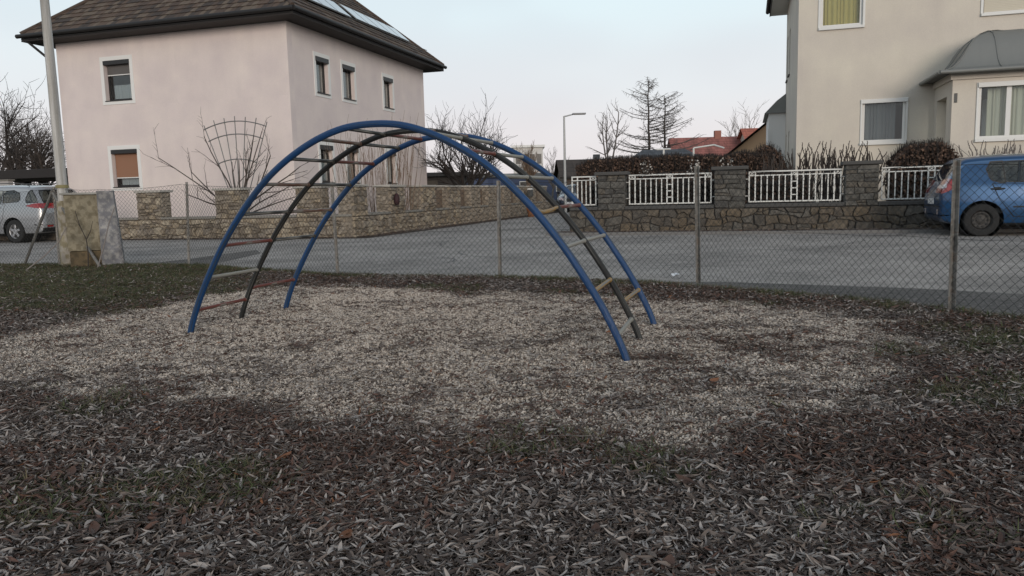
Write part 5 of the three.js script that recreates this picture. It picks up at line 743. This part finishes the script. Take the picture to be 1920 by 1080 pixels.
{ // broad orange and red-brown leaves lying on top
  const list = []; for (let i = 0; i < 420; i++) { const z = -1.5 - 9 * Math.pow(R(), 1.2), x = (R() * 2 - 1) * (.71 * -z + .8); if (edgeD(x, z) < .1) continue; if (R() < .6 * pitM(x, z)) continue; const k = .7 + R() * .6, s = .045 + R() * .035; list.push({ x, y: heightF(x, z) + .03 + R() * .012, z, rx: (R() - .5) * .7, ry: R() * 6.28, rz: (R() - .5) * .7, sx: s, sy: s, sz: s * 1.5, c: R() < .2 ? [.17 * k, .07 * k, .032 * k] : [.085 * k, .047 * k, .034 * k] }); }
  const im = instanced('broad_leaves', leafGeo(.6, .08, .3, .1), std([1, 1, 1], .8, { side: THREE.DoubleSide }), list); im.userData.kind = 'stuff'; im.userData.label = 'broader red-brown leaves scattered over the litter'; im.userData.category = 'leaves';
}
{ // gravel and chips in the bed
  const list = [], lo = new THREE.IcosahedronGeometry(1, 0); let c = 0;
  for (let i = 0; i < 900000 && c < 270000; i++) { const x = -5 + R() * 8.5, z = -9.8 + R() * 7.6; if (!inView(x, z, .9)) continue; const pm = pitM(x, z); if (R() > pm * 1.05 - .04) continue; c++; const s = .003 + R() * R() * .005, k = .6 + R() * .62, w = R(); list.push({ x, y: heightF(x, z) + .008 + R() * .009, z, rx: R() * 6, ry: R() * 6, rz: R() * 6, sx: s * (1 + R() * 1.4), sy: s * .8, sz: s, c: w < .7 ? [.56 * k, .495 * k, .43 * k] : w < .9 ? [.36 * k, .29 * k, .235 * k] : [.13 * k, .10 * k, .082 * k] }); }
  const im = instanced('gravel', lo, std([1, 1, 1], .92, { flatShading: true }), list); im.userData.kind = 'stuff'; im.userData.label = 'pale fine gravel chips filling the bed under the climbing arch'; im.userData.category = 'gravel'; console.log('gravel', list.length);
}
{ // grass: tufts of bent blades
  const P = [], idx = [], rg = rngOf(7); for (let b = 0; b < 7; b++) { const a = rg() * 6.28, l = .6 + rg() * .5, bx = (rg() - .5) * .5, bz = (rg() - .5) * .5, w = .035, ox = Math.cos(a), oz = Math.sin(a), o = P.length / 3; for (const [t, k] of [[0, 1], [.5, .8], [1, .1]]) { const r = l * .8 * t * t, y = l * t * (1 - .25 * t); for (const s of [-1, 1]) P.push(bx + ox * r - oz * w * s * k, y, bz + oz * r + ox * w * s * k); } idx.push(o, o + 1, o + 2, o + 1, o + 3, o + 2, o + 2, o + 3, o + 4, o + 3, o + 5, o + 4); }
  const g = new THREE.BufferGeometry(); g.setAttribute('position', new THREE.Float32BufferAttribute(P, 3)); g.setAttribute('uv', new THREE.Float32BufferAttribute(new Float32Array(P.length / 3 * 2), 2)); g.setIndex(idx); g.computeVertexNormals();
  const list = []; for (let i = 0; i < 260000 && list.length < 60000; i++) { const u = R(), z = -1.35 - 14.5 * Math.pow(u, .8), x = (R() * 2 - 1) * (.71 * -z + 1.1); const e = edgeD(x, z); if (e < -.02) continue; const gr = grassyF(x, z); if (R() > gr * (z > -6 ? .8 : .85)) continue; const s = (z > -6 ? .042 : .03) + R() * .045, k = .7 + R() * .6; list.push({ x, y: heightF(x, z) - .004, z, rx: (R() - .5) * .5, ry: R() * 6.28, rz: (R() - .5) * .5, sx: s * 1.1, sy: s * (e < .5 ? 1.25 : .9), sz: s * 1.1, c: R() < .62 ? [.058 * k, .070 * k, .026 * k] : [.115 * k, .098 * k, .052 * k] }); }
  const im = instanced('grass', g, std([1, 1, 1], .85, { side: THREE.DoubleSide }), list); im.userData.kind = 'stuff'; im.userData.label = 'short dull green grass among the fallen leaves'; im.userData.category = 'grass'; console.log('grass', list.length);
}
{ // thin twigs on the litter
  const tw = new Twigs(); for (let i = 0; i < 900; i++) { const z = -1.5 - 7.5 * Math.pow(R(), 1.3), x = (R() * 2 - 1) * (.71 * -z + .6); if (edgeD(x, z) < .2) continue; const a = R() * 6.28, l = .06 + R() * .2, h = heightF(x, z) + .022; let q = V(x, h + R() * .01, z), d = V(Math.cos(a), 0, Math.sin(a)); const pts = [q]; for (let k = 0; k < 3; k++) { d = d.clone().add(V((R() - .5) * .35, (R() - .5) * .06, (R() - .5) * .35)).normalize(); q = q.clone().addScaledVector(d, l / 3); q.y = Math.max(q.y, heightF(q.x, q.z) + .012); pts.push(q); } tw.line(pts, .0022 + R() * .0015, .0012, 4); }
  const m = mesh('fallen_twigs', tw.geo(), M.twigGrey); m.userData.kind = 'stuff'; m.userData.label = 'thin dry twigs lying on the fallen leaves'; m.userData.category = 'twigs';
}
{ const g = new THREE.PlaneGeometry(.09, .05, 6, 4); const p = g.attributes.position; for (let i = 0; i < p.count; i++) p.setZ(i, .03 * vnoise(p.getX(i) * 40 + 3, p.getY(i) * 40, 9)); g.computeVertexNormals(); g.rotateX(-1.2); const m = mesh('paper_scrap', g, std([.7, .72, .74], .8, { side: THREE.DoubleSide })); m.position.set(1.96, .035, -9.2); mark(m, 'crumpled white paper scrap on the asphalt by the fence', 'paper'); }
renderer.render(scene, camera);
